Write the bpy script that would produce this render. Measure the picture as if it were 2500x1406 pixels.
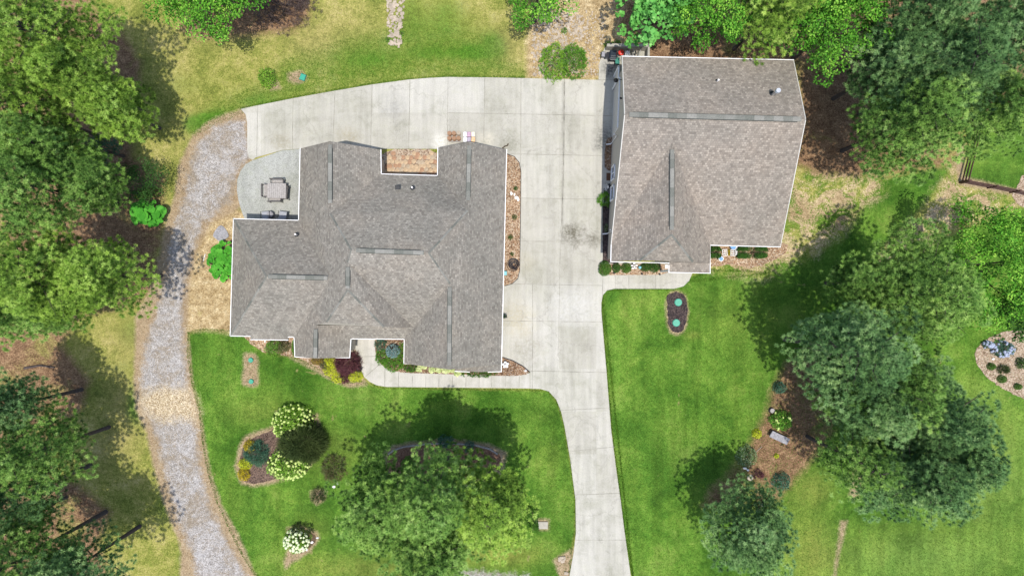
import bpy, bmesh, math, random
import numpy as np
from mathutils import Vector, Matrix
from mathutils.geometry import tessellate_polygon

for o in list(bpy.data.objects):
    bpy.data.objects.remove(o)
scene = bpy.context.scene
COL = scene.collection
R = math.radians

# ------------------------------------------------------------------ camera
CAMH = 52.0          # drone height in metres
PPM = 32.0           # photograph pixels per metre on the ground
cam_d = bpy.data.cameras.new('camera')
cam = bpy.data.objects.new('camera', cam_d)
COL.objects.link(cam)
cam.location = (0, 0, CAMH)
cam.rotation_euler = (0, 0, 0)
cam_d.sensor_width = 36.0
cam_d.lens = 18.0 / ((1250.0 / PPM) / CAMH)
cam_d.clip_start = 0.5
cam_d.clip_end = 3000
scene.camera = cam

# ------------------------------------------------------------------ light
SUN_DIR = Vector((0.05, -0.225, 1.0)).normalized()      # towards the sun
elev = math.asin(SUN_DIR.z)
azim = math.atan2(SUN_DIR.x, SUN_DIR.y)
world = bpy.data.worlds.new('World')
scene.world = world
world.use_nodes = True
wn = world.node_tree
bg = wn.nodes['Background']
sky = wn.nodes.new('ShaderNodeTexSky')
sky.sky_type = 'NISHITA'
sky.sun_disc = False
sky.sun_elevation = elev
sky.sun_rotation = azim
sky.air_density = 1.0
sky.dust_density = 1.5
sky.ozone_density = 1.0
wn.links.new(sky.outputs[0], bg.inputs[0])
bg.inputs[1].default_value = 0.15
sun_d = bpy.data.lights.new('sun', 'SUN')
sun_d.energy = 3.3
sun_d.angle = R(0.6)
sun_d.color = (1.0, 0.955, 0.88)
sun = bpy.data.objects.new('sun', sun_d)
COL.objects.link(sun)
sun.rotation_euler = SUN_DIR.to_track_quat('Z', 'Y').to_euler()
sun.location = (0, -20, 80)
scene.view_settings.view_transform = 'Standard'
scene.view_settings.look = 'None'
scene.view_settings.gamma = 1.0
scene.view_settings.exposure = 0.45
scene.render.resolution_x = 1024
scene.render.resolution_y = 575

# ------------------------------------------------------------------ helpers
def P(x, y, h=0.0):
    k = (1 - h / CAMH) / PPM
    return Vector(((x - 1250) * k, (703 - y) * k, h))

def tag(o, label=None, cat=None, group=None, kind=None):
    if label: o['label'] = label
    if cat: o['category'] = cat
    if group: o['group'] = group
    if kind: o['kind'] = kind
    return o

def thing(name, label, cat, loc, rotz=0.0, group=None):
    o = bpy.data.objects.new(name, None)
    COL.objects.link(o)
    o.empty_display_size = 0.2
    o.location = loc
    o.rotation_euler = (0, 0, rotz)
    return tag(o, label, cat, group)

def link(name, me, parent=None, mat=None):
    o = bpy.data.objects.new(name, me)
    COL.objects.link(o)
    if parent is not None:
        o.parent = parent
    if mat is not None and len(me.materials) == 0:
        me.materials.append(mat)
    return o

def copy_tree(o, parent=None):
    c = o.copy()
    COL.objects.link(c)
    c.parent = parent
    for ch in list(o.children):
        copy_tree(ch, c)
    return c

class MB:
    """collects shapes in one bmesh"""
    def __init__(s):
        s.bm = bmesh.new()
    def box(s, c, d, rz=0.0, rx=0.0, ry=0.0, bev=0.0):
        M = Matrix.Translation(c) @ Matrix.Rotation(rz, 4, 'Z') @ Matrix.Rotation(ry, 4, 'Y') @ Matrix.Rotation(rx, 4, 'X') @ Matrix.Diagonal((d[0], d[1], d[2], 1))
        r = bmesh.ops.create_cube(s.bm, size=1.0, matrix=M)
        if bev > 0:
            es = list({e for v in r['verts'] for e in v.link_edges})
            bmesh.ops.bevel(s.bm, geom=es, offset=bev, segments=2, affect='EDGES', profile=0.5)
        return s
    def cyl(s, c, r, h, r2=None, seg=16, rx=0.0, ry=0.0, rz=0.0):
        M = Matrix.Translation(c) @ Matrix.Rotation(rz, 4, 'Z') @ Matrix.Rotation(ry, 4, 'Y') @ Matrix.Rotation(rx, 4, 'X')
        bmesh.ops.create_cone(s.bm, cap_ends=True, segments=seg, radius1=r, radius2=r if r2 is None else r2, depth=h, matrix=M)
        return s
    def ball(s, c, r, d=(1, 1, 1), sub=2, jit=0.0, rng=None):
        M = Matrix.Translation(c) @ Matrix.Diagonal((r * d[0], r * d[1], r * d[2], 1))
        q = bmesh.ops.create_icosphere(s.bm, subdivisions=sub, radius=1.0, matrix=M)
        if jit:
            for v in q['verts']:
                v.co += Vector((rng.uniform(-1, 1), rng.uniform(-1, 1), rng.uniform(-1, 1))) * jit * r
        return s
    def tube(s, pts, r, seg=6, r2=None):
        pts = [Vector(p) for p in pts]
        n = len(pts)
        rings = []
        for i, p in enumerate(pts):
            t = (pts[min(i + 1, n - 1)] - pts[max(i - 1, 0)]).normalized()
            a = t.cross(Vector((0, 0, 1)))
            if a.length < 1e-3: a = Vector((1, 0, 0))
            a.normalize(); b = t.cross(a)
            rr = r if r2 is None else r + (r2 - r) * i / (n - 1)
            rings.append([s.bm.verts.new(p + (a * math.cos(2 * math.pi * j / seg) + b * math.sin(2 * math.pi * j / seg)) * rr) for j in range(seg)])
        for i in range(n - 1):
            for j in range(seg):
                s.bm.faces.new((rings[i][j], rings[i][(j + 1) % seg], rings[i + 1][(j + 1) % seg], rings[i + 1][j]))
        s.bm.faces.new(rings[0]); s.bm.faces.new(list(reversed(rings[-1])))
        return s
    def prism(s, pts, z0, z1):
        """pts: world xy polygon"""
        pts = [Vector((p[0], p[1])) for p in pts]
        tri = tessellate_polygon([[Vector((p.x, p.y, 0)) for p in pts]])
        top = [s.bm.verts.new((p.x, p.y, z1)) for p in pts]
        bot = [s.bm.verts.new((p.x, p.y, z0)) for p in pts]
        for t in tri:
            try:
                f = s.bm.faces.new([top[i] for i in t])
                f.normal_update()
                if f.normal.z < 0: f.normal_flip()
                s.bm.faces.new([bot[i] for i in t])
            except ValueError:
                pass
        n = len(pts)
        for i in range(n):
            j = (i + 1) % n
            s.bm.faces.new((top[i], top[j], bot[j], bot[i]))
        return s
    def poly(s, vs):
        s.bm.faces.new([s.bm.verts.new(v) for v in vs])
        return s
    def build(s, name, mat, parent=None, smooth=False, fixn=False):
        me = bpy.data.meshes.new(name)
        if fixn: bmesh.ops.recalc_face_normals(s.bm, faces=s.bm.faces)
        s.bm.to_mesh(me); s.bm.free()
        if smooth:
            me.shade_smooth()
        return link(name, me, parent, mat)

# ------------------------------------------------------------------ materials
class N:
    def __init__(s, name):
        s.m = bpy.data.materials.new(name)
        s.m.use_nodes = True
        s.t = s.m.node_tree
        s.p = s.t.nodes['Principled BSDF']
        s.p.inputs['Roughness'].default_value = 0.85
        s.p.inputs['Specular IOR Level'].default_value = 0.2
        s.tc = s.t.nodes.new('ShaderNodeTexCoord')
    def new(s, typ, **kw):
        n = s.t.nodes.new(typ)
        for k, v in kw.items():
            if k.startswith('i_'):
                key = k[2:]
                key = int(key) if key.isdigit() else key.replace('_', ' ')
                s.set(n.inputs[key], v)
            else:
                setattr(n, k, v)
        return n
    def set(s, inp, v):
        if hasattr(v, 'links') and hasattr(v, 'is_output'):
            s.t.links.new(v, inp)
        else:
            inp.default_value = v
    def noise(s, scale, detail=4, rough=0.6, vec=None, dist=0.0):
        n = s.new('ShaderNodeTexNoise', i_Scale=scale, i_Detail=detail, i_Roughness=rough, i_Distortion=dist)
        s.t.links.new(vec or s.tc.outputs['Object'], n.inputs['Vector'])
        return n.outputs['Fac']
    def vor(s, scale, feature='F1', out='Distance', vec=None, rnd=1.0):
        n = s.new('ShaderNodeTexVoronoi', feature=feature, i_Scale=scale, i_Randomness=rnd)
        s.t.links.new(vec or s.tc.outputs['Object'], n.inputs['Vector'])
        return n.outputs[out]
    def ramp(s, fac, stops, interp='LINEAR'):
        n = s.new('ShaderNodeValToRGB')
        n.color_ramp.interpolation = interp
        els = n.color_ramp.elements
        while len(els) < len(stops): els.new(0.5)
        for e, (p, c) in zip(els, stops):
            e.position = p
            e.color = (c[0], c[1], c[2], 1) if hasattr(c, '__len__') else (c, c, c, 1)
        s.set(n.inputs[0], fac)
        return n.outputs[0]
    def mix(s, a, b, f, mode='MIX'):
        n = s.new('ShaderNodeMix', data_type='RGBA', blend_type=mode)
        s.set(n.inputs[0], f)
        for i, c in ((6, a), (7, b)):
            if isinstance(c, tuple) and len(c) == 3: c = (*c, 1)
            s.set(n.inputs[i], c)
        return n.outputs[2]
    def math(s, op, a, b=0.0, c=0.0, clamp=False):
        n = s.new('ShaderNodeMath', operation=op, use_clamp=clamp)
        s.set(n.inputs[0], a); s.set(n.inputs[1], b); s.set(n.inputs[2], c)
        return n.outputs[0]
    def attr(s, name, out='Fac'):
        return s.new('ShaderNodeAttribute', attribute_name=name).outputs[out]
    def bump(s, h, strength=0.3, dist=0.05):
        n = s.new('ShaderNodeBump', i_Strength=strength, i_Distance=dist)
        s.set(n.inputs['Height'], h)
        s.t.links.new(n.outputs[0], s.p.inputs['Normal'])
    def color(s, c):
        if isinstance(c, tuple): c = (*c[:3], 1)
        s.set(s.p.inputs['Base Color'], c)
        return s

def flat(name, c, rough=0.6, metal=0.0, spec=0.4, var=0.12, scale=6.0, bump=0.0):
    n = N(name)
    f = n.noise(scale, 5, 0.6)
    lo = tuple(x * (1 - var) for x in c); hi = tuple(min(1, x * (1 + var)) for x in c)
    n.color(n.ramp(f, [(0.3, lo), (0.7, hi)]))
    n.p.inputs['Roughness'].default_value = rough
    n.p.inputs['Metallic'].default_value = metal
    n.p.inputs['Specular IOR Level'].default_value = spec
    if bump: n.bump(f, bump, 0.02)
    return n.m

def speck(name, cols, scale, grain=0.5, big=0.6, bigamt=0.35, bump=0.5, rough=0.9):
    """pebbly / chip surface: cell colours plus slow variation"""
    n = N(name)
    v = n.vor(scale, out='Color')
    sep = n.new('ShaderNodeSeparateColor'); n.set(sep.inputs[0], v)
    k = len(cols)
    c = n.ramp(sep.outputs[0], [((i + 0.5) / k, cols[i]) for i in range(k)])
    b = n.noise(big, 4, 0.6)
    c = n.mix(c, n.ramp(b, [(0.3, 1 - bigamt), (0.7, 1.0 + bigamt * 0.3)]), 1.0, 'MULTIPLY')
    g = n.noise(scale * 1.7, 3, 0.7)
    c = n.mix(c, n.ramp(g, [(0.3, 1 - grain), (0.62, 1.0)]), 1.0, 'MULTIPLY')
    n.color(c)
    n.p.inputs['Roughness'].default_value = rough
    n.bump(n.vor(scale), bump, 0.06)
    return n.m

# concrete -------------------------------------------------------------
def concrete(name, base, green=0.25, dark=0.3, fine=0.06):
    n = N(name)
    a = n.noise(0.22, 5, 0.6, dist=0.6)
    b = n.noise(1.3, 6, 0.65, dist=0.4)
    d = n.noise(22.0, 3, 0.7)
    e = n.noise(0.55, 9, 0.78, dist=1.6)
    c1 = tuple(x * 1.06 for x in base); c2 = (base[0] * 0.80, base[1] * 0.81, base[2] * 0.76)
    c = n.ramp(n.math('ADD', n.math('MULTIPLY', a, .6), n.math('MULTIPLY', b, .4)), [(0.38, c2), (0.50, base), (0.60, c1)])
    c = n.mix(c, (base[0] * 0.80, base[1] * 0.83, base[2] * 0.70), n.math('MULTIPLY', n.ramp(b, [(0.5, 0), (0.75, 1)]), green))
    c = n.mix(c, (0.15, 0.15, 0.12), n.math('MULTIPLY', n.ramp(e, [(0.56, 0), (0.74, 1)]), dark))
    w = n.new('ShaderNodeMapping', i_Scale=(3.0, 0.25, 1.0)); n.t.links.new(n.tc.outputs['Object'], w.inputs[0])
    s = n.noise(0.8, 4, 0.6, vec=w.outputs[0])
    c = n.mix(c, n.ramp(s, [(0.35, 0.90), (0.6, 1.04)]), 1.0, 'MULTIPLY')
    c = n.mix(c, n.ramp(d, [(0.3, 1 - fine * 2.2), (0.6, 1 + fine)]), 1.0, 'MULTIPLY')
    spots = n.vor(2.2); c = n.mix(c, (0.10, 0.10, 0.08), n.math('MULTIPLY', n.ramp(spots, [(0.02, 1), (0.05, 0)]), 0.6))
    n.color(c)
    n.p.inputs['Roughness'].default_value = 0.9
    n.bump(d, 0.15, 0.01)
    return n

def driveway_mat():
    n = concrete('concrete_drive', (0.435, 0.42, 0.375), green=.45, dark=.55, fine=.10)
    # oily / mildew stains and one patched slab, at their places on the drive
    base = n.p.inputs['Base Color'].links[0].from_socket
    pos = n.tc.outputs['Object']
    wob = n.noise(1.1, 6, 0.75)
    sm = n.noise(6.0, 5, 0.7)
    for (px, py, rad, amt, col) in [(1400, 570, 1.3, .75, (.13, .12, .09)), (1450, 585, .8, .6, (.13, .12, .09)), (1480, 340, 1.6, .6, (.12, .12, .11)),
            (1490, 170, .9, .75, (.09, .09, .09)), (1290, 850, 1.8, .3, (.2, .18, .13)), (1245, 345, 1.2, .4, (.2, .2, .15)), (850, 335, 1.2, .3, (.3, .25, .14)),
            (960, 262, 1.4, .25, (.2, .2, .2)), (690, 350, 1.2, .35, (.25, .22, .14)), (1400, 745, 2.4, .25, (.62, .62, .62)), (1330, 300, 1.3, .25, (.25, .24, .2)),
            (1400, 660, 2.0, .2, (.3, .28, .24)), (1215, 250, 1.5, .25, (.25, .25, .2)), (1285, 640, 1.2, .22, (.4, .36, .25)), (1265, 780, 1.8, .3, (.40, .34, .2)),
            (1075, 345, 1.0, .5, (.72, .71, .66)), (1190, 342, 0.9, .5, (.6, .56, .47)), (1440, 850, 1.6, .18, (.3, .28, .25))]:
        p = P(px, py)
        d = n.new('ShaderNodeVectorMath', operation='DISTANCE'); n.t.links.new(pos, d.inputs[0]); d.inputs[1].default_value = (p.x, p.y, 0.04)
        q = n.math('DIVIDE', d.outputs['Value'], rad)
        q = n.math('ADD', q, n.math('MULTIPLY', n.math('SUBTRACT', wob, 0.5), 1.6))
        f = n.ramp(q, [(0.25, 1), (0.95, 0)])
        f = n.math('MULTIPLY', f, n.math('MULTIPLY', n.ramp(sm, [(0.38, .25), (0.58, 1)]), min(1, amt * 1.35)), clamp=True)
        base = n.mix(base, col, f)
    mp = n.new('ShaderNodeMapping', i_Location=(4.94, -0.34, 0)); n.t.links.new(pos, mp.inputs[0])
    bk = n.new('ShaderNodeTexBrick', offset=0.0, offset_frequency=1); n.t.links.new(mp.outputs[0], bk.inputs[0])
    n.set(bk.inputs['Color1'], (.92, .915, .89, 1)); n.set(bk.inputs['Color2'], (1.05, 1.05, 1.05, 1)); n.set(bk.inputs['Mortar'], (1, 1, 1, 1))
    bk.inputs['Scale'].default_value = 1.0; bk.inputs['Mortar Size'].default_value = 0.0; bk.inputs['Brick Width'].default_value = 2.84; bk.inputs['Row Height'].default_value = 3.25
    base = n.mix(base, bk.outputs['Color'], 1.0, 'MULTIPLY')
    cr = n.new('ShaderNodeTexVoronoi', feature='DISTANCE_TO_EDGE', i_Scale=.16); wv = n.new('ShaderNodeVectorMath', operation='ADD'); nz = n.new('ShaderNodeTexNoise', i_Scale=1.5, i_Detail=5); n.t.links.new(pos, nz.inputs[0]); n.t.links.new(pos, wv.inputs[0]); n.t.links.new(nz.outputs['Color'], wv.inputs[1]); n.t.links.new(wv.outputs[0], cr.inputs[0])
    base = n.mix(base, (.2, .19, .16), n.math('MULTIPLY', n.ramp(cr.outputs['Distance'], [(0.0, 1), (0.006, 0)]), .35))
    for (x0, y0, x1, y1, wd, amt) in [(1340, 200, 1345, 940, .30, .16), (1392, 200, 1395, 940, .30, .16), (1422, 950, 1455, 1406, .28, .14), (1470, 950, 1495, 1406, .28, .12), (640, 300, 1260, 262, .28, .10), (640, 345, 1250, 318, .28, .10), (1376, 200, 1372, 590, .16, .45)]:
        a = P(x0, y0); b = P(x1, y1); dd = (b - a).normalized()
        sx = n.new('ShaderNodeVectorMath', operation='SUBTRACT'); n.t.links.new(pos, sx.inputs[0]); sx.inputs[1].default_value = (a.x, a.y, 0)
        dt = n.new('ShaderNodeVectorMath', operation='DOT_PRODUCT'); n.t.links.new(sx.outputs[0], dt.inputs[0]); dt.inputs[1].default_value = (-dd.y, dd.x, 0)
        al = n.new('ShaderNodeVectorMath', operation='DOT_PRODUCT'); n.t.links.new(sx.outputs[0], al.inputs[0]); al.inputs[1].default_value = (dd.x, dd.y, 0)
        f = n.ramp(n.math('ADD', n.math('DIVIDE', n.math('ABSOLUTE', dt.outputs['Value']), wd), n.math('MULTIPLY', n.math('SUBTRACT', wob, .5), 1.5)), [(0.2, 1), (1.0, 0)])
        inr = n.math('MULTIPLY', n.math('GREATER_THAN', al.outputs['Value'], 0), n.math('LESS_THAN', al.outputs['Value'], (b - a).length))
        base = n.mix(base, (.17, .165, .14), n.math('MULTIPLY', n.math('MULTIPLY', f, inr), n.math('MULTIPLY', n.ramp(sm, [(.35, .3), (.6, 1)]), amt)))
    n.color(base)
    return n.m

M = {}
M['drive'] = driveway_mat()
M['walk'] = concrete('concrete_walk', (0.47, 0.45, 0.405), green=0.2, dark=0.18, fine=.1).m
M['patio'] = concrete('concrete_patio', (0.335, 0.34, 0.315), green=0.6, dark=0.7, fine=0.2).m
M['joint'] = flat('joint_dark', (0.24, 0.23, 0.195), rough=1.0, var=0.6, scale=1.5)
M['white'] = flat('white_paint', (0.80, 0.80, 0.80), rough=0.45, var=0.04)
M['siding'] = flat('siding', (0.42, 0.385, 0.33), rough=0.7, var=0.04)
M['door'] = flat('door_panel', (0.55, 0.53, 0.49), rough=0.5, var=0.04)
M['black'] = flat('black_paint', (0.015, 0.015, 0.02), rough=0.4, var=0.2)
M['glass'] = flat('window_glass', (0.03, 0.04, 0.06), rough=0.08, spec=0.6, var=0.2)
M['metal'] = flat('galvanised_metal', (0.6, 0.62, 0.64), rough=0.35, metal=0.8)
M['rubber'] = flat('rubber', (0.02, 0.022, 0.025), rough=0.6, var=0.3)
M['greenlid'] = flat('green_plastic', (0.035, 0.31, 0.205), rough=0.45, var=0.08)
M['greendk'] = flat('green_plastic_dark', (0.03, 0.20, 0.15), rough=0.5, var=0.15)
M['terra'] = flat('terracotta', (0.34, 0.20, 0.12), rough=0.85, var=0.25, scale=3)
M['teak'] = flat('weathered_teak', (0.33, 0.31, 0.295), rough=0.85, var=0.25, scale=9)
M['teakdk'] = flat('weathered_teak_dark', (0.13, 0.12, 0.115), rough=0.85, var=0.25, scale=9)
M['wood'] = flat('stained_wood', (0.075, 0.035, 0.028), rough=0.8, var=0.3, scale=5)
M['red'] = flat('red_plastic', (0.62, 0.035, 0.02), rough=0.35)
M['blue'] = flat('blue_plastic', (0.13, 0.30, 0.60), rough=0.4)
M['teal'] = flat('teal_paint', (0.14, 0.42, 0.45), rough=0.4)
M['mat'] = flat('coir_mat', (0.12, 0.055, 0.03), rough=1.0, var=0.3, scale=30)
M['conc2'] = flat('old_concrete', (0.34, 0.32, 0.27), rough=0.95, var=0.2, scale=3)
M['stone'] = flat('pale_stone', (0.40, 0.335, 0.26), rough=0.9, var=0.3, scale=2.5)
M['whitestone'] = flat('white_stone', (0.78, 0.76, 0.74), rough=0.9, var=0.1)
M['greystone'] = flat('grey_slab_stone', (0.27, 0.265, 0.28), rough=0.95, var=0.35, scale=8, bump=0.4)
M['bark'] = flat('bark', (0.075, 0.058, 0.052), rough=1.0, var=0.4, scale=7, bump=0.5)
M['stem'] = flat('brown_stem', (0.08, 0.06, 0.04), rough=1.0, var=0.3)
M['soil'] = flat('soil', (0.10, 0.065, 0.04), rough=1.0, var=0.4, scale=12)
M['edging'] = flat('stone_edging', (0.30, 0.27, 0.24), rough=0.95, var=0.4, scale=7)
M['flower'] = flat('flower_cream', (0.52, 0.63, 0.20), rough=0.9, var=0.12, scale=20)
M['flowerw'] = flat('flower_white', (0.66, 0.72, 0.46), rough=0.9, var=0.12, scale=20)
M['flowerb'] = flat('flower_blue', (0.34, 0.38, 0.50), rough=0.9, var=0.2, scale=20)
M['gravelbed'] = speck('gravel_tan', [(.20, .12, .07), (.44, .29, .18), (.58, .42, .27), (.36, .20, .11), (.66, .54, .40)], 14, grain=0.6, bigamt=0.3)
M['gravelred'] = speck('gravel_brown', [(.12, .07, .045), (.30, .18, .10), (.42, .27, .16), (.22, .12, .07), (.50, .40, .30)], 14, grain=0.6, bigamt=0.4)
M['gravelpale'] = speck('gravel_pale', [(.22, .15, .10), (.42, .31, .21), (.52, .41, .30), (.32, .22, .15), (.58, .48, .37)], 13, grain=0.45, bigamt=0.15)
M['mulchdk'] = speck('mulch_dark', [(.035, .028, .03), (.10, .075, .075), (.16, .115, .10), (.06, .045, .045)], 15, grain=0.6, bigamt=0.3)
M['mulchbr'] = speck('mulch_brown', [(.07, .045, .035), (.20, .13, .10), (.27, .185, .14), (.12, .08, .065)], 15, grain=0.6, bigamt=0.3)
M['straw'] = speck('pine_straw', [(.16, .08, .05), (.30, .16, .10), (.38, .22, .14), (.22, .12, .075)], 15, grain=0.5, bigamt=0.35)
M['greygravel'] = speck('gravel_grey', [(.10, .10, .10), (.28, .27, .27), (.40, .38, .38), (.18, .17, .17)], 10, grain=0.5)

# shingles ---------------------------------------------------------------
def shingle(name, tint=(1, 1, 1)):
    n = N(name)
    uv = n.new('ShaderNodeUVMap', uv_map='UVMap').outputs[0]
    cols = [(.162, .147, .127), (.37, .343, .298), (.192, .176, .152), (.268, .248, .216)]
    cols = [tuple(a * b for a, b in zip(c, tint)) for c in cols]
    def brick(off, w, h, c1, c2, mortar, ms, sc=1.0):
        mp = n.new('ShaderNodeMapping', i_Location=(off, 0.0, 0)); n.t.links.new(uv, mp.inputs[0])
        b = n.new('ShaderNodeTexBrick', offset=0.37, offset_frequency=2, squash=1.0)
        n.t.links.new(mp.outputs[0], b.inputs['Vector'])
        n.set(b.inputs['Color1'], (*c1, 1)); n.set(b.inputs['Color2'], (*c2, 1)); n.set(b.inputs['Mortar'], (*mortar, 1))
        b.inputs['Scale'].default_value = sc; b.inputs['Mortar Size'].default_value = ms
        b.inputs['Mortar Smooth'].default_value = 0.3
        b.inputs['Brick Width'].default_value = w; b.inputs['Row Height'].default_value = h
        return b.outputs['Color'], b.outputs['Fac']
    c, f = brick(0, 0.17, 0.145, cols[0], cols[1], (.15, .132, .12), 0.010)
    c2, _ = brick(5.13, 0.20, 0.145, cols[2], cols[3], (.15, .132, .12), 0.0)
    jit = n.noise(3.0, 3, 0.7, vec=uv)
    c = n.mix(c, c2, n.ramp(jit, [(0.42, 0.15), (0.58, 0.75)]))
    big = n.noise(0.35, 5, 0.6)
    c = n.mix(c, n.ramp(big, [(0.3, (.86, .88, .88)), (0.5, (1, 1, .99)), (0.72, (1.10, 1.06, 1.02))]), 1.0, 'MULTIPLY')
    g = n.noise(30, 3, 0.7, vec=uv)
    c = n.mix(c, n.ramp(g, [(0.3, 0.8), (0.65, 1.12)]), 1.0, 'MULTIPLY')
    n.color(c)
    n.p.inputs['Roughness'].default_value = 0.95
    n.p.inputs['Specular IOR Level'].default_value = 0.25
    n.bump(n.math('SUBTRACT', 1.0, f), 0.5, 0.012)
    return n.m
M['shingle'] = shingle('shingle_brown_grey')
M['shingle2'] = shingle('shingle_garage', (1.06, 1.01, .99))
def capmat():
    n = N('ridge_cap_shingle')
    uv = n.new('ShaderNodeUVMap', uv_map='UVMap').outputs[0]
    mp = n.new('ShaderNodeMapping', i_Scale=(1, 0.0, 0)); n.t.links.new(uv, mp.inputs[0])
    w = n.new('ShaderNodeTexWhiteNoise', noise_dimensions='1D')
    sep = n.new('ShaderNodeSeparateXYZ'); n.t.links.new(uv, sep.inputs[0])
    n.set(w.inputs['W'], n.math('FLOOR', n.math('MULTIPLY', sep.outputs[0], 1.6)))
    c = n.ramp(w.outputs[0], [(0.2, (.15, .155, .135)), (0.6, (.19, .19, .168)), (0.9, (.25, .245, .22))])
    g = n.noise(14, 3, 0.7)
    c = n.mix(c, n.ramp(g, [(0.3, .75), (0.65, 1.1)]), 1.0, 'MULTIPLY')
    n.color(c); n.p.inputs['Roughness'].default_value = 0.95
    return n.m
M['cap'] = capmat()
M['capdark'] = flat('ridge_vent_dark', (0.045, 0.05, 0.045), rough=0.9)

# foliage ------------------------------------------------------------------
def foliage(name, dark, mid, light, trans=0.16, rough=0.65):
    n = N(name)
    v = n.attr('var')
    c = n.ramp(v, [(0.0, dark), (0.5, mid), (1.0, light)])
    b = n.noise(0.5, 3, 0.5)
    c = n.mix(c, n.ramp(b, [(0.3, (.80, .86, .9)), (0.7, (1.12, 1.07, .95))]), 1.0, 'MULTIPLY')
    n.color(c)
    n.p.inputs['Roughness'].default_value = rough
    n.p.inputs['Specular IOR Level'].default_value = 0.08
    tr = n.new('ShaderNodeBsdfTranslucent'); n.set(tr.inputs['Color'], c)
    mx = n.new('ShaderNodeMixShader'); mx.inputs[0].default_value = trans
    out = n.t.nodes['Material Output']
    n.t.links.new(n.p.outputs[0], mx.inputs[1]); n.t.links.new(tr.outputs[0], mx.inputs[2])
    n.t.links.new(mx.outputs[0], out.inputs['Surface'])
    return n.m
F = {}
F['pine'] = foliage('needles_green', (.05, .115, .026), (.225, .41, .085), (.50, .70, .22))
F['pineblue'] = foliage('needles_bluegreen', (.038, .092, .034), (.18, .34, .115), (.43, .61, .27))
F['pineyel'] = foliage('needles_yellowgreen', (.08, .155, .026), (.30, .49, .075), (.58, .76, .20))
F['leaf'] = foliage('leaves_bright', (.018, .075, .010), (.11, .33, .030), (.36, .62, .09))
F['leafbig'] = foliage('leaves_large', (.035, .15, .03), (.14, .42, .085), (.31, .62, .18))
F['leafdk'] = foliage('leaves_dark', (.02, .06, .015), (.05, .13, .025), (.10, .21, .05))
F['box'] = foliage('leaves_boxwood', (.03, .09, .01), (.065, .17, .02), (.12, .26, .04))
F['boxdk'] = foliage('leaves_boxwood_dark', (.02, .065, .012), (.045, .12, .02), (.08, .19, .035))
F['green'] = foliage('leaves_green', (.05, .15, .015), (.11, .27, .03), (.20, .38, .06))
F['yellow'] = foliage('leaves_yellow', (.26, .32, .015), (.56, .62, .03), (.74, .78, .09))
F['gold'] = foliage('leaves_gold', (.28, .20, .01), (.52, .40, .02), (.62, .52, .05))
F['orange'] = foliage('leaves_orange_green', (.12, .13, .02), (.28, .20, .04), (.42, .26, .05))
F['purple'] = foliage('leaves_purple', (.05, .018, .024), (.125, .045, .055), (.22, .10, .11), trans=0.15)
F['spruce'] = foliage('needles_blue_spruce', (.11, .20, .21), (.20, .33, .34), (.33, .47, .46), trans=0.1)
F['dusk'] = foliage('needles_dark_olive', (.025, .04, .012), (.05, .075, .022), (.09, .12, .04), trans=0.1)
F['bronze'] = foliage('leaves_bronze', (.06, .05, .03), (.13, .12, .05), (.14, .20, .07), trans=0.1)
F['hosta'] = foliage('leaves_cream', (.20, .34, .06), (.62, .66, .32), (.78, .80, .50))
F['bluegreen'] = foliage('leaves_bluegreen', (.03, .09, .05), (.07, .16, .10), (.13, .25, .17))
F['white'] = foliage('leaves_white_flecked', (.05, .12, .03), (.14, .24, .08), (.50, .56, .40))
F['elephant'] = foliage('leaves_elephant_ear', (.035, .19, .018), (.075, .33, .032), (.15, .47, .06))
F['hyd'] = foliage('leaves_hydrangea', (.08, .20, .02), (.18, .36, .035), (.32, .52, .08))
F['brush'] = foliage('brush_purple_brown', (.05, .035, .035), (.12, .085, .08), (.20, .16, .14), trans=.05)
F['grass'] = foliage('grass_blades', (.055, .14, .012), (.10, .21, .022), (.16, .27, .04))
# ------------------------------------------------------------------ ground
def axis(lo, hi, step, far):
    a = list(np.arange(lo, hi + 1e-6, step))
    e = [1.5, 4, 8, 16, 32, 64, 128, 256, far]
    return np.array([lo - q for q in reversed(e)] + a + [hi + q for q in e])
gx = axis(-41, 41, 0.17, 600); gy = axis(-24, 24, 0.17, 600)
GX, GY = np.meshgrid(gx, gy)
gp = np.stack([GX.ravel(), GY.ravel()], 1)

def sdf(poly, pts=gp):
    """signed distance, + inside; poly in photo pixels"""
    pl = np.array([[(x - 1250) / PPM, (703 - y) / PPM] for x, y in poly])
    n = len(pl); best = np.full(len(pts), 1e9); ins = np.zeros(len(pts), bool)
    for i in range(n):
        a = pl[i]; b = pl[(i + 1) % n]; e = b - a
        w = pts - a
        t = np.clip((w @ e) / (e @ e + 1e-12), 0, 1)
        d = np.hypot(*(w - t[:, None] * e).T)
        best = np.minimum(best, d)
        c = (a[1] > pts[:, 1]) != (b[1] > pts[:, 1])
        with np.errstate(divide='ignore', invalid='ignore'):
            xi = (b[0] - a[0]) * (pts[:, 1] - a[1]) / (b[1] - a[1]) + a[0]
        ins ^= c & (pts[:, 0] < xi)
    return np.where(ins, best, -best)
def zone(*polys):
    d = sdf(polys[0])
    for p in polys[1:]: d = np.maximum(d, sdf(p))
    return np.clip(d, -2, 2)
def blobs(lst, pts=gp):
    f = np.zeros(len(pts))
    for (x, y, rx, ry, a) in lst:
        X = (pts[:, 0] * PPM + 1250 - x) / rx; Y = (703 - pts[:, 1] * PPM - y) / ry
        f += a * np.exp(-(X * X + Y * Y))
    return f

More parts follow.
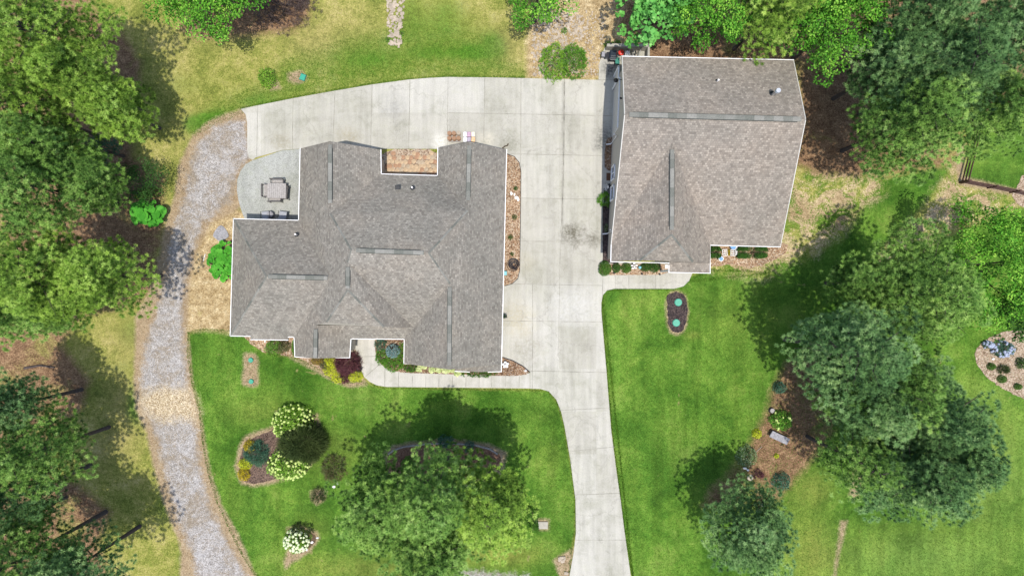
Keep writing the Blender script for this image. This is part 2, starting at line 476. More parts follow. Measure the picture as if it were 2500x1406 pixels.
LAWN_SW = [(460, 812), (500, 803), (560, 808), (600, 822), (650, 862), (720, 872), (770, 895), (830, 935), (880, 930), (930, 945), (1340, 953), (1362, 985), (1378, 1040), (1392, 1120), (1405, 1220), (1405, 1300), (1395, 1345), (1385, 1500), (1430, 1900), (1490, 2400), (900, 2400), (650, 1500), (625, 1406), (590, 1350), (560, 1290), (530, 1225), (508, 1150), (495, 1080), (486, 1000), (468, 930), (458, 860)]
LAWN_E = [(1470, 708), (1500, 700), (1640, 700), (1690, 672), (1735, 655), (1780, 648), (1830, 662), (1870, 668), (1900, 640), (1930, 636), (1990, 622), (2060, 590), (2140, 610), (2260, 600), (2500, 500), (2700, 500), (2700, 2400), (1670, 2400), (1610, 1900), (1560, 1500), (1540, 1406), (1522, 1300), (1505, 1150), (1492, 1050), (1480, 900), (1468, 760)]
LAWN_MID = [(2060, 570), (2100, 520), (2150, 440), (2240, 420), (2330, 400), (2260, 500), (2200, 560), (2140, 620), (2060, 640)]
LAWN_NE = [(2345, 450), (2372, 340), (2380, 230), (2700, 230), (2700, 480), (2480, 462)]
STRAW_W = [(-400, -300), (230, -300), (225, 20), (300, 80), (345, 150), (330, 280), (320, 380), (400, 430), (395, 560), (395, 690), (340, 740), (200, 770), (150, 840), (220, 930), (200, 1000), (120, 1060), (90, 1150), (190, 1180), (270, 1250), (240, 1330), (300, 1500), (-400, 1600)]
STRAW_N = [(1470, -300), (2900, -300), (2900, 120), (2350, 300), (2340, 400), (2200, 420), (2130, 430), (2000, 425), (1935, 400), (1955, 300), (1950, 200), (1935, 160), (1600, 160), (1530, 100), (1500, 20)]
STRAW_TOP = [(430, -300), (760, -300), (755, 40), (720, 75), (600, 90), (480, 95), (440, 70)]
STRAW_E = [(1930, 875), (1908, 905), (1885, 950), (1872, 1000), (1850, 1045), (1815, 1110), (1770, 1165), (1738, 1190), (1715, 1235), (1800, 1240), (1885, 1235), (1915, 1200), (1960, 1150), (2010, 1085), (2070, 1000), (2080, 920), (2000, 870)]
DIRT_E = [(1935, 420), (2000, 410), (2150, 420), (2160, 470), (2090, 520), (2060, 570), (2010, 600), (1990, 625), (1930, 640), (1905, 655), (1870, 680), (1735, 660), (1735, 600), (1905, 600)]
DIRT_E2 = [(2262, 500), (2330, 400), (2350, 450), (2420, 470), (2500, 480), (2500, 500), (2310, 560), (2230, 640), (2170, 690), (2140, 640), (2210, 560)]
DIRT_W = [(455, 600), (490, 545), (520, 515), (560, 500), (610, 520), (610, 560), (575, 700), (575, 815), (500, 806), (458, 812), (440, 780), (445, 700)]
DIRT_N = [(1285, 190), (1285, 100), (1300, 40), (1330, -60), (1560, -60), (1520, 60), (1560, 120), (1475, 112), (1462, 196), (1280, 193)]
DIRT_ROAD = [(550, 278), (605, 262), (620, 330), (618, 390), (600, 410), (590, 450), (596, 500), (560, 525), (515, 545), (478, 620), (462, 700), (458, 800), (466, 870), (470, 940), (490, 1010), (502, 1080), (516, 1160), (545, 1240), (580, 1300), (625, 1406), (700, 1560), (900, 2400), (600, 2400), (440, 1560), (440, 1330), (415, 1270), (390, 1200), (370, 1120), (355, 1050), (330, 1000), (325, 930), (330, 840), (330, 770), (360, 720), (390, 620), (400, 560), (425, 480), (435, 405), (470, 330), (510, 295)]
ROAD = [(565, 292), (598, 290), (607, 330), (612, 385), (590, 410), (575, 450), (568, 490), (540, 512), (500, 548), (470, 620), (453, 700), (448, 800), (455, 870), (460, 940), (475, 1010), (485, 1080), (495, 1160), (518, 1240), (548, 1300), (585, 1370), (605, 1406), (680, 1560), (860, 2400), (660, 2400), (500, 1560), (478, 1406), (462, 1340), (432, 1270), (412, 1200), (392, 1120), (372, 1050), (345, 1000), (342, 930), (352, 840), (380, 760), (402, 660), (415, 580), (445, 480), (458, 400), (485, 345), (520, 310)]
ROAD_S = [(1100, 1400), (1120, 1386), (1200, 1395), (1290, 1402), (1330, 1460), (1060, 1460)]
TAN = [(340, 970), (370, 950), (465, 945), (485, 1000), (478, 1030), (440, 1024), (400, 1030), (350, 1012)]
BORDERS = [[(572, 1140), (585, 1085), (596, 1065), (660, 1042), (705, 1022), (775, 1010), (786, 1060), (776, 1115), (735, 1160), (665, 1180), (620, 1188), (588, 1182)],
           [(938, 1105), (960, 1088), (1000, 1080), (1100, 1072), (1190, 1082), (1240, 1105), (1225, 1160), (1100, 1205), (950, 1185)],
           [(596, 863), (625, 863), (632, 885), (628, 905), (633, 925), (630, 942), (612, 946), (592, 940), (590, 920), (596, 900), (594, 880)],
           [(700, 1288), (735, 1282), (776, 1298), (780, 1315), (757, 1347), (712, 1375), (696, 1390), (693, 1370), (702, 1340)],
           [(1625, 735), (1638, 712), (1655, 708), (1675, 722), (1682, 760), (1678, 790), (1666, 812), (1652, 818), (1636, 812), (1627, 790)],
           [(757, 1200), (775, 1192), (796, 1198), (794, 1220), (775, 1232), (760, 1222)],
           [(1303, 1266), (1339, 1268), (1340, 1294), (1305, 1292)],
           [(2332, 400), (2345, 350), (2358, 350), (2352, 430), (2450, 455), (2500, 470), (2500, 482), (2400, 462), (2340, 452)],
           [(700, 180), (735, 172), (750, 192), (730, 206), (705, 200)], [(655, 200), (675, 196), (685, 218), (660, 222)],
           [(1385, 1345), (1402, 1338), (1392, 1420), (1370, 1420), (1360, 1390), (1350, 1365)],
           [(2036, 1400), (2052, 1270), (2068, 1270), (2062, 1300), (2050, 1350), (2040, 1406), (2025, 1440)], [(2075, 1210), (2085, 1140), (2102, 1130), (2105, 1170), (2095, 1215)],
           [(705, 872), (760, 882), (820, 925), (860, 932), (890, 925), (896, 940), (850, 946), (810, 930), (760, 900)]]
SLOPE_GREEN = [(690, 150), (800, 110), (1000, 60), (1200, 90), (1230, 130), (1285, 180), (1280, 196), (1092, 196), (900, 212), (700, 250), (590, 275), (510, 312), (480, 330), (460, 320), (540, 250), (640, 205)]

att = {}
att['z_lawn'] = zone(LAWN_SW, LAWN_E, LAWN_NE, LAWN_MID)
att['z_straw'] = zone(STRAW_W, STRAW_N, STRAW_TOP, STRAW_E)
att['z_dirt'] = zone(DIRT_E, DIRT_E2)
att['z_tan'] = zone(DIRT_W, DIRT_N)
att['z_edge'] = zone(DIRT_ROAD, *BORDERS)
att['z_road'] = zone(ROAD, ROAD_S)
att['z_chips'] = zone(TAN)
att['z_slope'] = zone(SLOPE_GREEN)
att['b_dry'] = np.clip(blobs([(560, 60, 90, 60, .4), (830, 60, 120, 60, .4), (760, 110, 60, 40, .5), (1250, 110, 60, 60, .6), (400, 130, 100, 90, .25), (440, 330, 50, 80, .3), (340, 560, 70, 90, .9), (260, 520, 60, 60, .8), (320, 830, 80, 60, .5), (300, 960, 60, 90, .4),
        (290, 1080, 60, 60, .6), (900, 1390, 200, 35, .8), (1200, 1350, 150, 30, .8), (650, 1000, 80, 40, .3), (830, 1100, 80, 60, .35), (1980, 1190, 60, 50, .7), (1990, 1350, 60, 80, .7), (2110, 1100, 20, 60, .4), (1640, 720, 12, 8, .8), (1690, 818, 20, 10, .6), (1880, 1290, 60, 80, .3),
        (2200, 1320, 120, 60, .3), (2420, 1200, 80, 120, .35), (2450, 1060, 60, 60, .3), (1350, 1110, 40, 40, .2), (1310, 1010, 60, 30, .15), (600, 1010, 60, 30, .2), (1750, 760, 60, 60, .15), (760, 1290, 60, 40, .25)]), 0, 1)
att['b_lush'] = np.clip(blobs([(1080, 70, 130, 60, .45), (880, 130, 90, 50, .35), (560, 200, 120, 50, .2), (1210, 110, 30, 30, 1.0), (1160, 130, 60, 20, .8), (1050, 130, 60, 18, .5), (530, 290, 40, 25, .9), (480, 300, 30, 20, .6), (650, 250, 70, 25, .5), (440, 210, 70, 40, .25), (480, 310, 40, 30, .5), (340, 700, 40, 30, .3), (320, 810, 40, 50, .5), (330, 990, 25, 50, .9),
        (300, 900, 60, 30, .3), (400, 1230, 30, 60, .5), (450, 1360, 25, 40, .6), (1860, 630, 60, 40, .5), (1960, 730, 120, 120, .7), (2000, 560, 70, 60, .6), (1560, 1000, 50, 120, .3), (1640, 1140, 90, 80, .7), (1830, 860, 70, 60, .5), (1330, 1240, 60, 90, .4), (850, 1330, 90, 40, .5), (520, 900, 60, 50, .35),
        (600, 1230, 50, 40, .45), (1940, 500, 25, 70, .9), (2130, 480, 60, 40, .8), (1000, 20, 40, 60, .4), (1090, 15, 40, 50, .3), (900, 150, 80, 25, .4), (2060, 560, 50, 50, .5), (1530, 730, 60, 20, .3), (1800, 680, 80, 20, .4)]), 0, 1)
att['b_pale'] = np.clip(blobs([(2300, 1360, 200, 60, .6), (2440, 1150, 90, 160, .6), (2200, 1380, 150, 60, .4), (2440, 400, 80, 60, .1), (2400, 960, 60, 40, .3)]), 0, 1)

def ground_mat():
    n = N('ground')
    big = n.noise(0.10, 4, 0.6); mid = n.noise(0.45, 7, 0.72, dist=0.1); pat = n.noise(1.5, 7, 0.76, dist=0.15); fine = n.noise(9, 4, 0.75); vfine = n.noise(16, 5, 0.8)
    A = n.attr
    def msk(name, soft, amp, nz, off=0.0):
        v = n.math('ADD', n.math('MULTIPLY', n.math('SUBTRACT', nz, 0.5), amp), n.math('ADD', A(name), off))
        return n.math('ADD', n.math('DIVIDE', v, soft), 0.5, clamp=True)
    mixn = n.math('ADD', n.math('MULTIPLY', pat, 0.5), n.math('MULTIPLY', fine, 0.5))
    # rough field grass: straw yellow to olive
    rough = n.ramp(n.math('ADD', n.math('MULTIPLY', mid, 0.55), n.math('MULTIPLY', fine, 0.45)), [(0.36, (.085, .115, .022)), (0.46, (.19, .215, .042)), (0.54, (.32, .30, .085)), (0.64, (.47, .39, .18))])
    lush = n.ramp(n.math('ADD', n.math('MULTIPLY', pat, 0.4), n.math('MULTIPLY', fine, 0.6)), [(0.33, (.035, .105, .010)), (0.5, (.075, .185, .018)), (0.66, (.15, .25, .035))])
    lm = n.math('ADD', n.math('ADD', A('b_lush'), n.math('MULTIPLY', n.math('SUBTRACT', mid, 0.5), 1.2)), n.math('MULTIPLY', n.math('SUBTRACT', fine, 0.5), 1.2))
    c = n.mix(rough, lush, n.ramp(lm, [(0.25, 0), (0.8, 1)]))
    sl = n.math('MULTIPLY', msk('z_slope', 1.6, 2.2, mixn), n.ramp(pat, [(0.36, 1), (0.62, .45)]))
    c = n.mix(c, lush, n.math('MULTIPLY', sl, 0.72))
    # mown lawn
    ln = n.math('ADD', n.math('MULTIPLY', n.noise(0.30, 6, 0.66, dist=0.5), 0.50), n.math('ADD', n.math('MULTIPLY', pat, 0.20), n.math('MULTIPLY', fine, 0.30)))
    lawn = n.ramp(ln, [(0.38, (.036, .092, .013)), (0.46, (.070, .160, .020)), (0.53, (.120, .228, .031)), (0.63, (.215, .300, .062))])
    lawn = n.mix(lawn, n.ramp(fine, [(.35, (.028, .088, .012)), (.65, (.075, .165, .024))]), n.math('MULTIPLY', A('b_lush'), 0.6))
    lawn = n.mix(lawn, (.27, .27, .065), n.math('MULTIPLY', A('b_dry'), n.ramp(mixn, [(0.35, .3), (0.6, 1)])))
    lawn = n.mix(lawn, (.20, .30, .065), n.math('MULTIPLY', A('b_pale'), 0.8))
    lawn = n.mix(lawn, n.ramp(n.noise(0.16, 5, .62, dist=.3), [(0.38, (.66, .76, .70)), (0.5, (.92, .95, .92)), (0.62, (1.10, 1.04, 1.05))]), 1.0, 'MULTIPLY')
    mw = n.new('ShaderNodeMapping', i_Scale=(1.0, .06, 1.0), i_Rotation=(0, 0, -.12)); n.t.links.new(n.tc.outputs['Object'], mw.inputs[0])
    lawn = n.mix(lawn, n.ramp(n.noise(1.1, 3, .6, vec=mw.outputs[0]), [(0.35, .84), (0.65, 1.12)]), 1.0, 'MULTIPLY')
    clov = n.vor(1.7); lawn = n.mix(lawn, (.30, .34, .12), n.math('MULTIPLY', n.ramp(clov, [(0.04, 1), (0.09, 0)]), n.math('MULTIPLY', n.ramp(mid, [(.45, 0), (.6, 1)]), .5)))
    spot = n.noise(0.9, 3, 0.5, dist=1.0)
    lawn = n.mix(lawn, (.33, .28, .12), n.math('MULTIPLY', n.ramp(spot, [(0.70, 0), (0.76, 1)]), 0.6))
    c = n.mix(c, lawn, msk('z_lawn', 0.35, 0.8, mixn))
    c = n.mix(c, (.34, .26, .12), n.math('MULTIPLY', n.math('MULTIPLY', A('b_dry'), 0.5), n.math('SUBTRACT', 1.0, msk('z_lawn', 0.35, 0.4, mixn))))
    # patchy dry dirt with sparse grass
    dirt = n.ramp(n.math('ADD', n.math('MULTIPLY', mid, .5), n.math('MULTIPLY', fine, .5)), [(0.36, (.20, .14, .075)), (0.48, (.36, .265, .15)), (0.56, (.50, .39, .24)), (0.66, (.66, .56, .40))])
    cov = n.ramp(n.math('ADD', n.math('MULTIPLY', n.noise(0.7, 5, 0.7, dist=1.0), .65), n.math('MULTIPLY', fine, .35)), [(0.47, 0), (0.54, 1)])
    c = n.mix(c, n.mix(n.mix(rough, lush, n.ramp(mid, [(.45, .75), (.6, 0)])), dirt, cov), msk('z_dirt', 1.0, 2.6, mixn))
    tand = n.ramp(n.math('ADD', n.math('MULTIPLY', pat, .55), n.math('MULTIPLY', fine, .45)), [(0.34, (.14, .10, .045)), (0.45, (.31, .22, .11)), (0.54, (.47, .36, .20)), (0.64, (.70, .60, .40))])
    tcov = n.ramp(mid, [(0.62, 1), (0.70, .55)])
    c = n.mix(c, n.mix(rough, tand, tcov), msk('z_tan', 0.5, 1.0, mixn))
    # pine straw / leaf litter
    sp = n.vor(2.0); 
    straw = n.ramp(n.math('ADD', n.math('MULTIPLY', pat, .45), n.math('MULTIPLY', fine, .55)), [(0.36, (.075, .042, .024)), (0.47, (.17, .10, .057)), (0.55, (.28, .175, .098)), (0.65, (.42, .30, .18))])
    straw = n.mix(straw, (.03, .02, .015), n.math('MULTIPLY', n.ramp(n.vor(3.2), [(0.06, 1), (0.12, 0)]), 0.75))
    scov = n.ramp(n.math('ADD', n.math('MULTIPLY', n.noise(0.22, 5, 0.65, dist=.8), .75), n.math('MULTIPLY', fine, .25)), [(0.54, 1), (0.64, .12)])
    c = n.mix(c, straw, n.math('MULTIPLY', msk('z_straw', 0.8, 1.8, mixn), scov))
    # bare soil edge and gravel lane
    edge = n.ramp(n.math('ADD', n.math('MULTIPLY', pat, .4), n.math('MULTIPLY', fine, .6)), [(0.32, (.17, .115, .065)), (0.5, (.33, .245, .15)), (0.66, (.47, .38, .25))])
    c = n.mix(c, edge, msk('z_edge', 0.3, 0.9, mixn))
    v = n.vor(17, out='Color'); sep = n.new('ShaderNodeSeparateColor'); n.set(sep.inputs[0], v)
    grav = n.ramp(sep.outputs[0], [(0.1, (.23, .212, .195)), (0.4, (.335, .315, .30)), (0.7, (.40, .378, .365)), (0.95, (.49, .465, .45))])
    bn = n.math('ADD', n.math('MULTIPLY', n.noise(0.5, 6, 0.72, dist=0.8), .6), n.math('MULTIPLY', fine, .4))
    grav = n.mix(grav, (.25, .20, .14), n.ramp(bn, [(0.46, 0), (0.57, .8)]))
    grav = n.mix(grav, (.43, .415, .41), n.ramp(n.noise(.8, 5, .7, dist=.7), [(0.52, 0), (0.64, .5)]))
    grav = n.mix(grav, (.07, .055, .04), n.math('MULTIPLY', n.ramp(n.noise(5, 5, .8), [(0.60, 0), (0.68, 1)]), 0.7))
    c = n.mix(c, grav, msk('z_road', 0.5, 3.4, mixn, -0.12))
    chips = n.ramp(sep.outputs[1], [(0.1, (.27, .19, .10)), (0.5, (.47, .37, .23)), (0.9, (.66, .56, .40))])
    c = n.mix(c, chips, n.math('MULTIPLY', msk('z_chips', 1.0, 3.2, mixn), .9))
    c = n.mix(c, n.ramp(n.noise(3.6, 5, .8), [(0.36, .76), (0.5, 1.0), (0.64, 1.2)]), 1.0, 'MULTIPLY')
    c = n.mix(c, n.ramp(vfine, [(0.34, .52), (0.5, 1.0), (0.66, 1.30)]), 1.0, 'MULTIPLY')
    n.color(c)
    n.p.inputs['Roughness'].default_value = 1.0
    n.p.inputs['Specular IOR Level'].default_value = 0.05
    n.bump(n.math('ADD', fine, n.math('MULTIPLY', vfine, .6)), 0.7, 0.08)
    return n.m
M['ground'] = ground_mat()

def build_ground():
    nx, ny = len(gx), len(gy)
    me = bpy.data.meshes.new('ground')
    co = np.zeros((nx * ny, 3), np.float32); co[:, :2] = gp
    dense = (abs(gp[:, 0]) < 41.1) & (abs(gp[:, 1]) < 24.1)
    rr = np.random.default_rng(3)
    co[:, 2] = np.where(dense, rr.uniform(-0.012, 0.0, len(gp)), 0)
    i, j = np.meshgrid(np.arange(nx - 1), np.arange(ny - 1))
    a = (j * nx + i).ravel()
    faces = np.stack([a, a + 1, a + nx + 1, a + nx], 1).astype(np.int32)
    me.vertices.add(len(co)); me.vertices.foreach_set('co', co.ravel())
    me.loops.add(faces.size); me.loops.foreach_set('vertex_index', faces.ravel())
    me.polygons.add(len(faces)); me.polygons.foreach_set('loop_start', np.arange(0, faces.size, 4, dtype=np.int32))
    me.update()
    for k, v in att.items():
        at = me.attributes.new(k, 'FLOAT', 'POINT'); at.data.foreach_set('value', v.astype(np.float32))
    return link('ground', me, None, M['ground'])
tag(build_ground(), kind='structure')

def smooth_poly(pts, it=2):
    for _ in range(it):
        q = []
        for i in range(len(pts)):
            a = pts[i]; b = pts[(i + 1) % len(pts)]
            q += [(a[0] * .75 + b[0] * .25, a[1] * .75 + b[1] * .25), (a[0] * .25 + b[0] * .75, a[1] * .25 + b[1] * .75)]
        pts = q
    return pts
def rough_poly(pts, amp, step=6, seed=0):
    rg = random.Random(seed); q = []
    for i in range(len(pts)):
        a = pts[i]; b = pts[(i + 1) % len(pts)]
        L = math.hypot(b[0] - a[0], b[1] - a[1]); m = max(1, int(L / step))
        for k in range(m):
            t = k / m
            q.append((a[0] + (b[0] - a[0]) * t + rg.uniform(-amp, amp), a[1] + (b[1] - a[1]) * t + rg.uniform(-amp, amp)))
    return q
def sheet(name, pts, mat, z, depth=0.15, rough=0, seed=0, kind='structure', sm=0, label=None, parent=None):
    if sm: pts = smooth_poly(pts, sm)
    if rough: pts = rough_poly(pts, rough, seed=seed)
    b = MB(); b.prism([P(x, y) for x, y in pts], z - depth, z)
    o = b.build(name, mat, parent)
    return tag(o, label, kind=kind if parent is None else None)

DRIVE = [(588, 267), (610, 262), (640, 256), (720, 240), (770, 231), (820, 222), (910, 207), (1000, 195), (1050, 191), (1092, 189), (1200, 190), (1380, 194), (1461, 196), (1463, 155), (1476, 117), (1574, 118), (1574, 160), (1520, 195), (1520, 330), (1510, 640), (1640, 640), (1700, 640), (1692, 662), (1682, 686), (1668, 699), (1645, 705), (1500, 705), (1482, 709), (1472, 720), (1468, 740), (1468, 760), (1474, 830), (1480, 900), (1492, 1050), (1505, 1150), (1515, 1220), (1525, 1300), (1540, 1406), (1550, 1470), (1600, 1900), (1660, 2400), (1500, 2400), (1430, 1900), (1384, 1470), (1390, 1406), (1400, 1350), (1406, 1300), (1405, 1220), (1392, 1120), (1378, 1040), (1370, 1005), (1358, 975), (1340, 955), (1320, 949), (1294, 948), (1294, 908), (1225, 870), (1180, 860), (1180, 400), (1100, 376), (1100, 364), (730, 364), (690, 367), (625, 385), (618, 391), (608, 386), (604, 370), (604, 300), (600, 280)]
sheet('driveway', DRIVE, M['drive'], 0.04)
WALK = [(866, 790), (916, 790), (916, 850), (919, 870), (926, 884), (940, 897), (960, 905), (985, 909), (1225, 917), (1262, 917), (1293.5, 910), (1293.5, 947.5), (945, 944), (920, 940), (902, 931), (890, 920), (884, 908), (881, 890), (878, 870), (866, 850)]
sheet('front_walk', WALK, M['walk'], 0.042)
PATIO = [(618, 392), (640, 385), (690, 368), (731, 365), (760, 365), (760, 560), (604, 548), (592, 520), (583, 490), (579, 465), (580, 440), (588, 418), (600, 402)]
sheet('patio', PATIO, M['patio'], 0.07)

def joint(parent_mb, x0, y0, x1, y1, w=0.028, z=0.0462):
    a = P(x0, y0); b = P(x1, y1); d = (b - a); L = d.length; c = (a + b) / 2
    parent_mb.box((c.x, c.y, z - 0.002), (L, w, 0.003), rz=math.atan2(d.y, d.x))
jb = MB()
for q in [(630, 258, 627, 382), (716, 241, 714, 366), (818, 222, 813, 364), (909, 207, 905, 364), (1001, 195, 998, 364), (1094, 189, 1092, 364), (1183, 190, 1181, 364), (1272, 191, 1271, 400), (1270, 420, 1268, 660),
          (1092, 276, 1465, 283), (1240, 376, 1470, 381), (1272, 484, 1470, 487), (1268, 589, 1470, 590), (1240, 693, 1470, 697), (1225, 783, 1472, 786), (1300, 694, 1300, 948), (1368, 590, 1366, 700), (1366, 700, 1362, 870), (1294, 905, 1481, 909), (1366, 1001, 1489, 995), (1390, 1101, 1501, 1090), (1404, 1207, 1512, 1203), (1405, 1317, 1526, 1317),
          (1461, 196, 1500, 196), (1470, 283, 1500, 284), (1471, 640, 1471, 720), (1502, 671, 1502, 705), (1535, 671, 1535, 705), (1600, 671, 1600, 705)]:
    joint(jb, *q)
jd = link('expansion_joint', bpy.data.meshes.new('tmp'))
bpy.data.objects.remove(jd)
jo = jb.build('expansion_joint', M['joint']); tag(jo, kind='structure')
jb = MB(); joint(jb, 1378, 195, 1376, 400, 0.07); joint(jb, 1376, 400, 1370, 590, 0.07)
tag(jb.build('expansion_joint', M['joint']), kind='structure')
jb = MB()
for x in (940, 973.5, 1007, 1040, 1072, 1105, 1138, 1170, 1201, 1234, 1268): joint(jb, x, 917 if x > 1000 else 899, x - 0.6, 944, 0.03, z=0.0485)
joint(jb, 867, 871, 919, 869, 0.03, z=0.0485); joint(jb, 889, 922, 928, 888, 0.03, z=0.0485)
tag(jb.build('walk_joint', M['joint']), kind='structure')

BEDS = [
 ('gravel_bed', [(1225, 376), (1240, 377), (1256, 384), (1267, 398), (1271, 420), (1270, 520), (1268, 660), (1263, 680), (1250, 692), (1232, 697), (1215, 697)], 'gravelbed', .055),
 ('gravel_bed', [(1216, 870), (1228, 872), (1252, 880), (1276, 893), (1294, 908), (1284, 914), (1262, 917), (1225, 917), (985, 909.5), (960, 905), (940, 897), (926, 884), (919, 870), (916, 850), (916, 790), (1216, 790)], 'gravelred', .055),
 ('gravel_bed', [(915, 365), (1090, 365), (1090, 450), (915, 450)], 'gravelpale', .02),
 ('gravel_bed', [(592, 815), (603, 830), (622, 848), (648, 862), (690, 866), (718, 872), (758, 886), (795, 912), (832, 936), (852, 928), (880, 922), (881, 890), (878, 870), (866, 850), (866, 800), (592, 800)], 'gravelbed', .02),
 ('gravel_bed', [(1478, 350), (1484, 338), (1497, 333), (1505, 333), (1505, 420), (1484, 417), (1476, 408), (1475, 380)], 'gravelred', .055),
 ('gravel_bed', [(1474, 462), (1480, 452), (1492, 448), (1505, 448), (1505, 498), (1474, 498)], 'greygravel', .055),
 ('mulch_bed', [(1471, 498), (1510, 498), (1510, 645), (1471, 640)], 'mulchdk', .055),
 ('gravel_bed', [(1464, 645), (1660, 645), (1640, 655), (1628, 666), (1612, 671), (1480, 671.5), (1464, 668)], 'gravelbed', .055),
 ('gravel_bed', [(1732, 590), (1925, 590), (1922, 612), (1908, 625), (1880, 640), (1850, 652), (1820, 655), (1790, 645), (1750, 650), (1732, 652)], 'gravelbed', .018),
 ('mulch_bed', [(583, 1140), (592, 1092), (602, 1074), (660, 1052), (705, 1030), (772, 1018), (780, 1060), (770, 1110), (733, 1152), (662, 1173), (620, 1181), (592, 1176)], 'mulchbr', .02),
 ('mulch_bed', [(942, 1112), (962, 1095), (1000, 1086), (1100, 1079), (1190, 1089), (1226, 1112), (1212, 1150), (1100, 1196), (955, 1178)], 'straw', .02),
 ('mulch_bed', [(1628, 737), (1625, 722), (1640, 715), (1655, 711), (1672, 722), (1678, 745), (1680, 762), (1676, 786), (1665, 808), (1652, 814), (1638, 808), (1630, 790), (1630, 760)], 'mulchdk', .02),
 ('gravel_bed', [(2378, 858), (2382, 880), (2392, 900), (2412, 922), (2440, 945), (2500, 975), (2620, 1010), (2620, 800), (2460, 805), (2400, 830)], 'gravelpale', .02),
 ('gravel_bed', [(2480, 462), (2500, 420), (2600, 400), (2600, 520), (2500, 510), (2478, 490), (2470, 475)], 'gravelpale', .02),
]
for k, (nm, pts, mt, z) in enumerate(BEDS):
    sheet(nm, pts, M[mt], z, rough=0.5 if z > .03 else 1.6, seed=k, sm=1 if z < .03 else 0)
# dark patched asphalt-like pad by garage, mulch border around right gravel bed
sheet('soil_bed', [(700, 1296), (735, 1290), (768, 1302), (772, 1318), (752, 1340), (730, 1352), (712, 1340)], M['soil'], .015, rough=1.5, sm=1)

# ------------------------------------------------------------------ roofs and walls
def V(x, y, h): return P(x, y, h)
def offset_poly(pts, d):
    """inset a closed xy polygon by d metres"""
    n = len(pts); area = sum(pts[i].x * pts[(i + 1) % n].y - pts[(i + 1) % n].x * pts[i].y for i in range(n))
    sgn = 1 if area > 0 else -1
    out = []
    for i in range(n):
        a, b, c = pts[i - 1], pts[i], pts[(i + 1) % n]
        e1 = Vector((b.x - a.x, b.y - a.y)).normalized(); e2 = Vector((c.x - b.x, c.y - b.y)).normalized()
        n1 = Vector((-e1.y, e1.x)) * sgn; n2 = Vector((-e2.y, e2.x)) * sgn
        m = n1 + n2
        if m.length < 1e-4: m = n1.copy()
        m.normalize(); k = d / max(0.35, m.dot(n1))
        out.append(Vector((b.x + m.x * k, b.y + m.y * k, b.z)))
    return out

def roof_mesh(name, verts, faces, mat, parent, thick=0.14):
    bm = bmesh.new(); uvl = bm.loops.layers.uv.new('UVMap')
    used = {k for f in faces for k in f}
    vs = {k: bm.verts.new(v) for k, v in verts.items() if k in used}
    for f in faces:
        pts = [verts[k] for k in f]
        nrm = Vector((0, 0, 0))
        for i in range(len(pts)):
            a, b = pts[i], pts[(i + 1) % len(pts)]
            nrm += Vector(((a.y - b.y) * (a.z + b.z), (a.z - b.z) * (a.x + b.x), (a.x - b.x) * (a.y + b.y)))
        nrm.normalize()
        if nrm.z < 0: nrm = -nrm
        up = Vector((0, 0, 1)) - nrm * nrm.z; up.normalize()
        side = up.cross(nrm).normalized()
        tri = tessellate_polygon([pts])
        for t in tri:
            try: fc = bm.faces.new([vs[f[i]] for i in t])
            except ValueError: continue
            fc.normal_update()
            if fc.normal.z < 0: fc.normal_flip()
            for lp in fc.loops:
                lp[uvl].uv = (lp.vert.co.dot(side), lp.vert.co.dot(up))
    top = list(bm.faces)
    low = {v: bm.verts.new(v.co - Vector((0, 0, thick))) for v in list(bm.verts)}
    for f in top:
        bm.faces.new([low[v] for v in reversed(f.verts)])
    for e in list(bm.edges):
        if len(e.link_faces) == 1 and all(v in low for v in e.verts):
            a, b = e.verts
            bm.faces.new((a, b, low[b], low[a]))
    me = bpy.data.meshes.new(name); bm.to_mesh(me); bm.free()
    return link(name, me, parent, mat)

def wall_ring(name, outline, inset, parent, mat, drop=0.10):
    pts = offset_poly(outline, inset)
    b = MB(); n = len(pts)
    for i in range(n):
        p, q = pts[i], pts[(i + 1) % n]
        b.poly([(p.x, p.y, 0), (q.x, q.y, 0), (q.x, q.y, q.z - drop), (p.x, p.y, p.z - drop)])
    bmesh.ops.remove_doubles(b.bm, verts=b.bm.verts, dist=0.001)
    return b.build(name, mat, parent, fixn=True)

def gutter(a, b, parent, w=0.045, out=(0, 0)):
    d = b - a; c = (a + b) / 2; L = math.hypot(d.x, d.y)
    rz = math.atan2(d.y, d.x)
    ry = -math.atan2(d.z, L)
    m = MB(); m.box((c.x + out[0], c.y + out[1], c.z - 0.035), (d.length + 0.06, w, 0.12), rz=rz, ry=ry)
    return m.build('gutter', M['white'], parent)

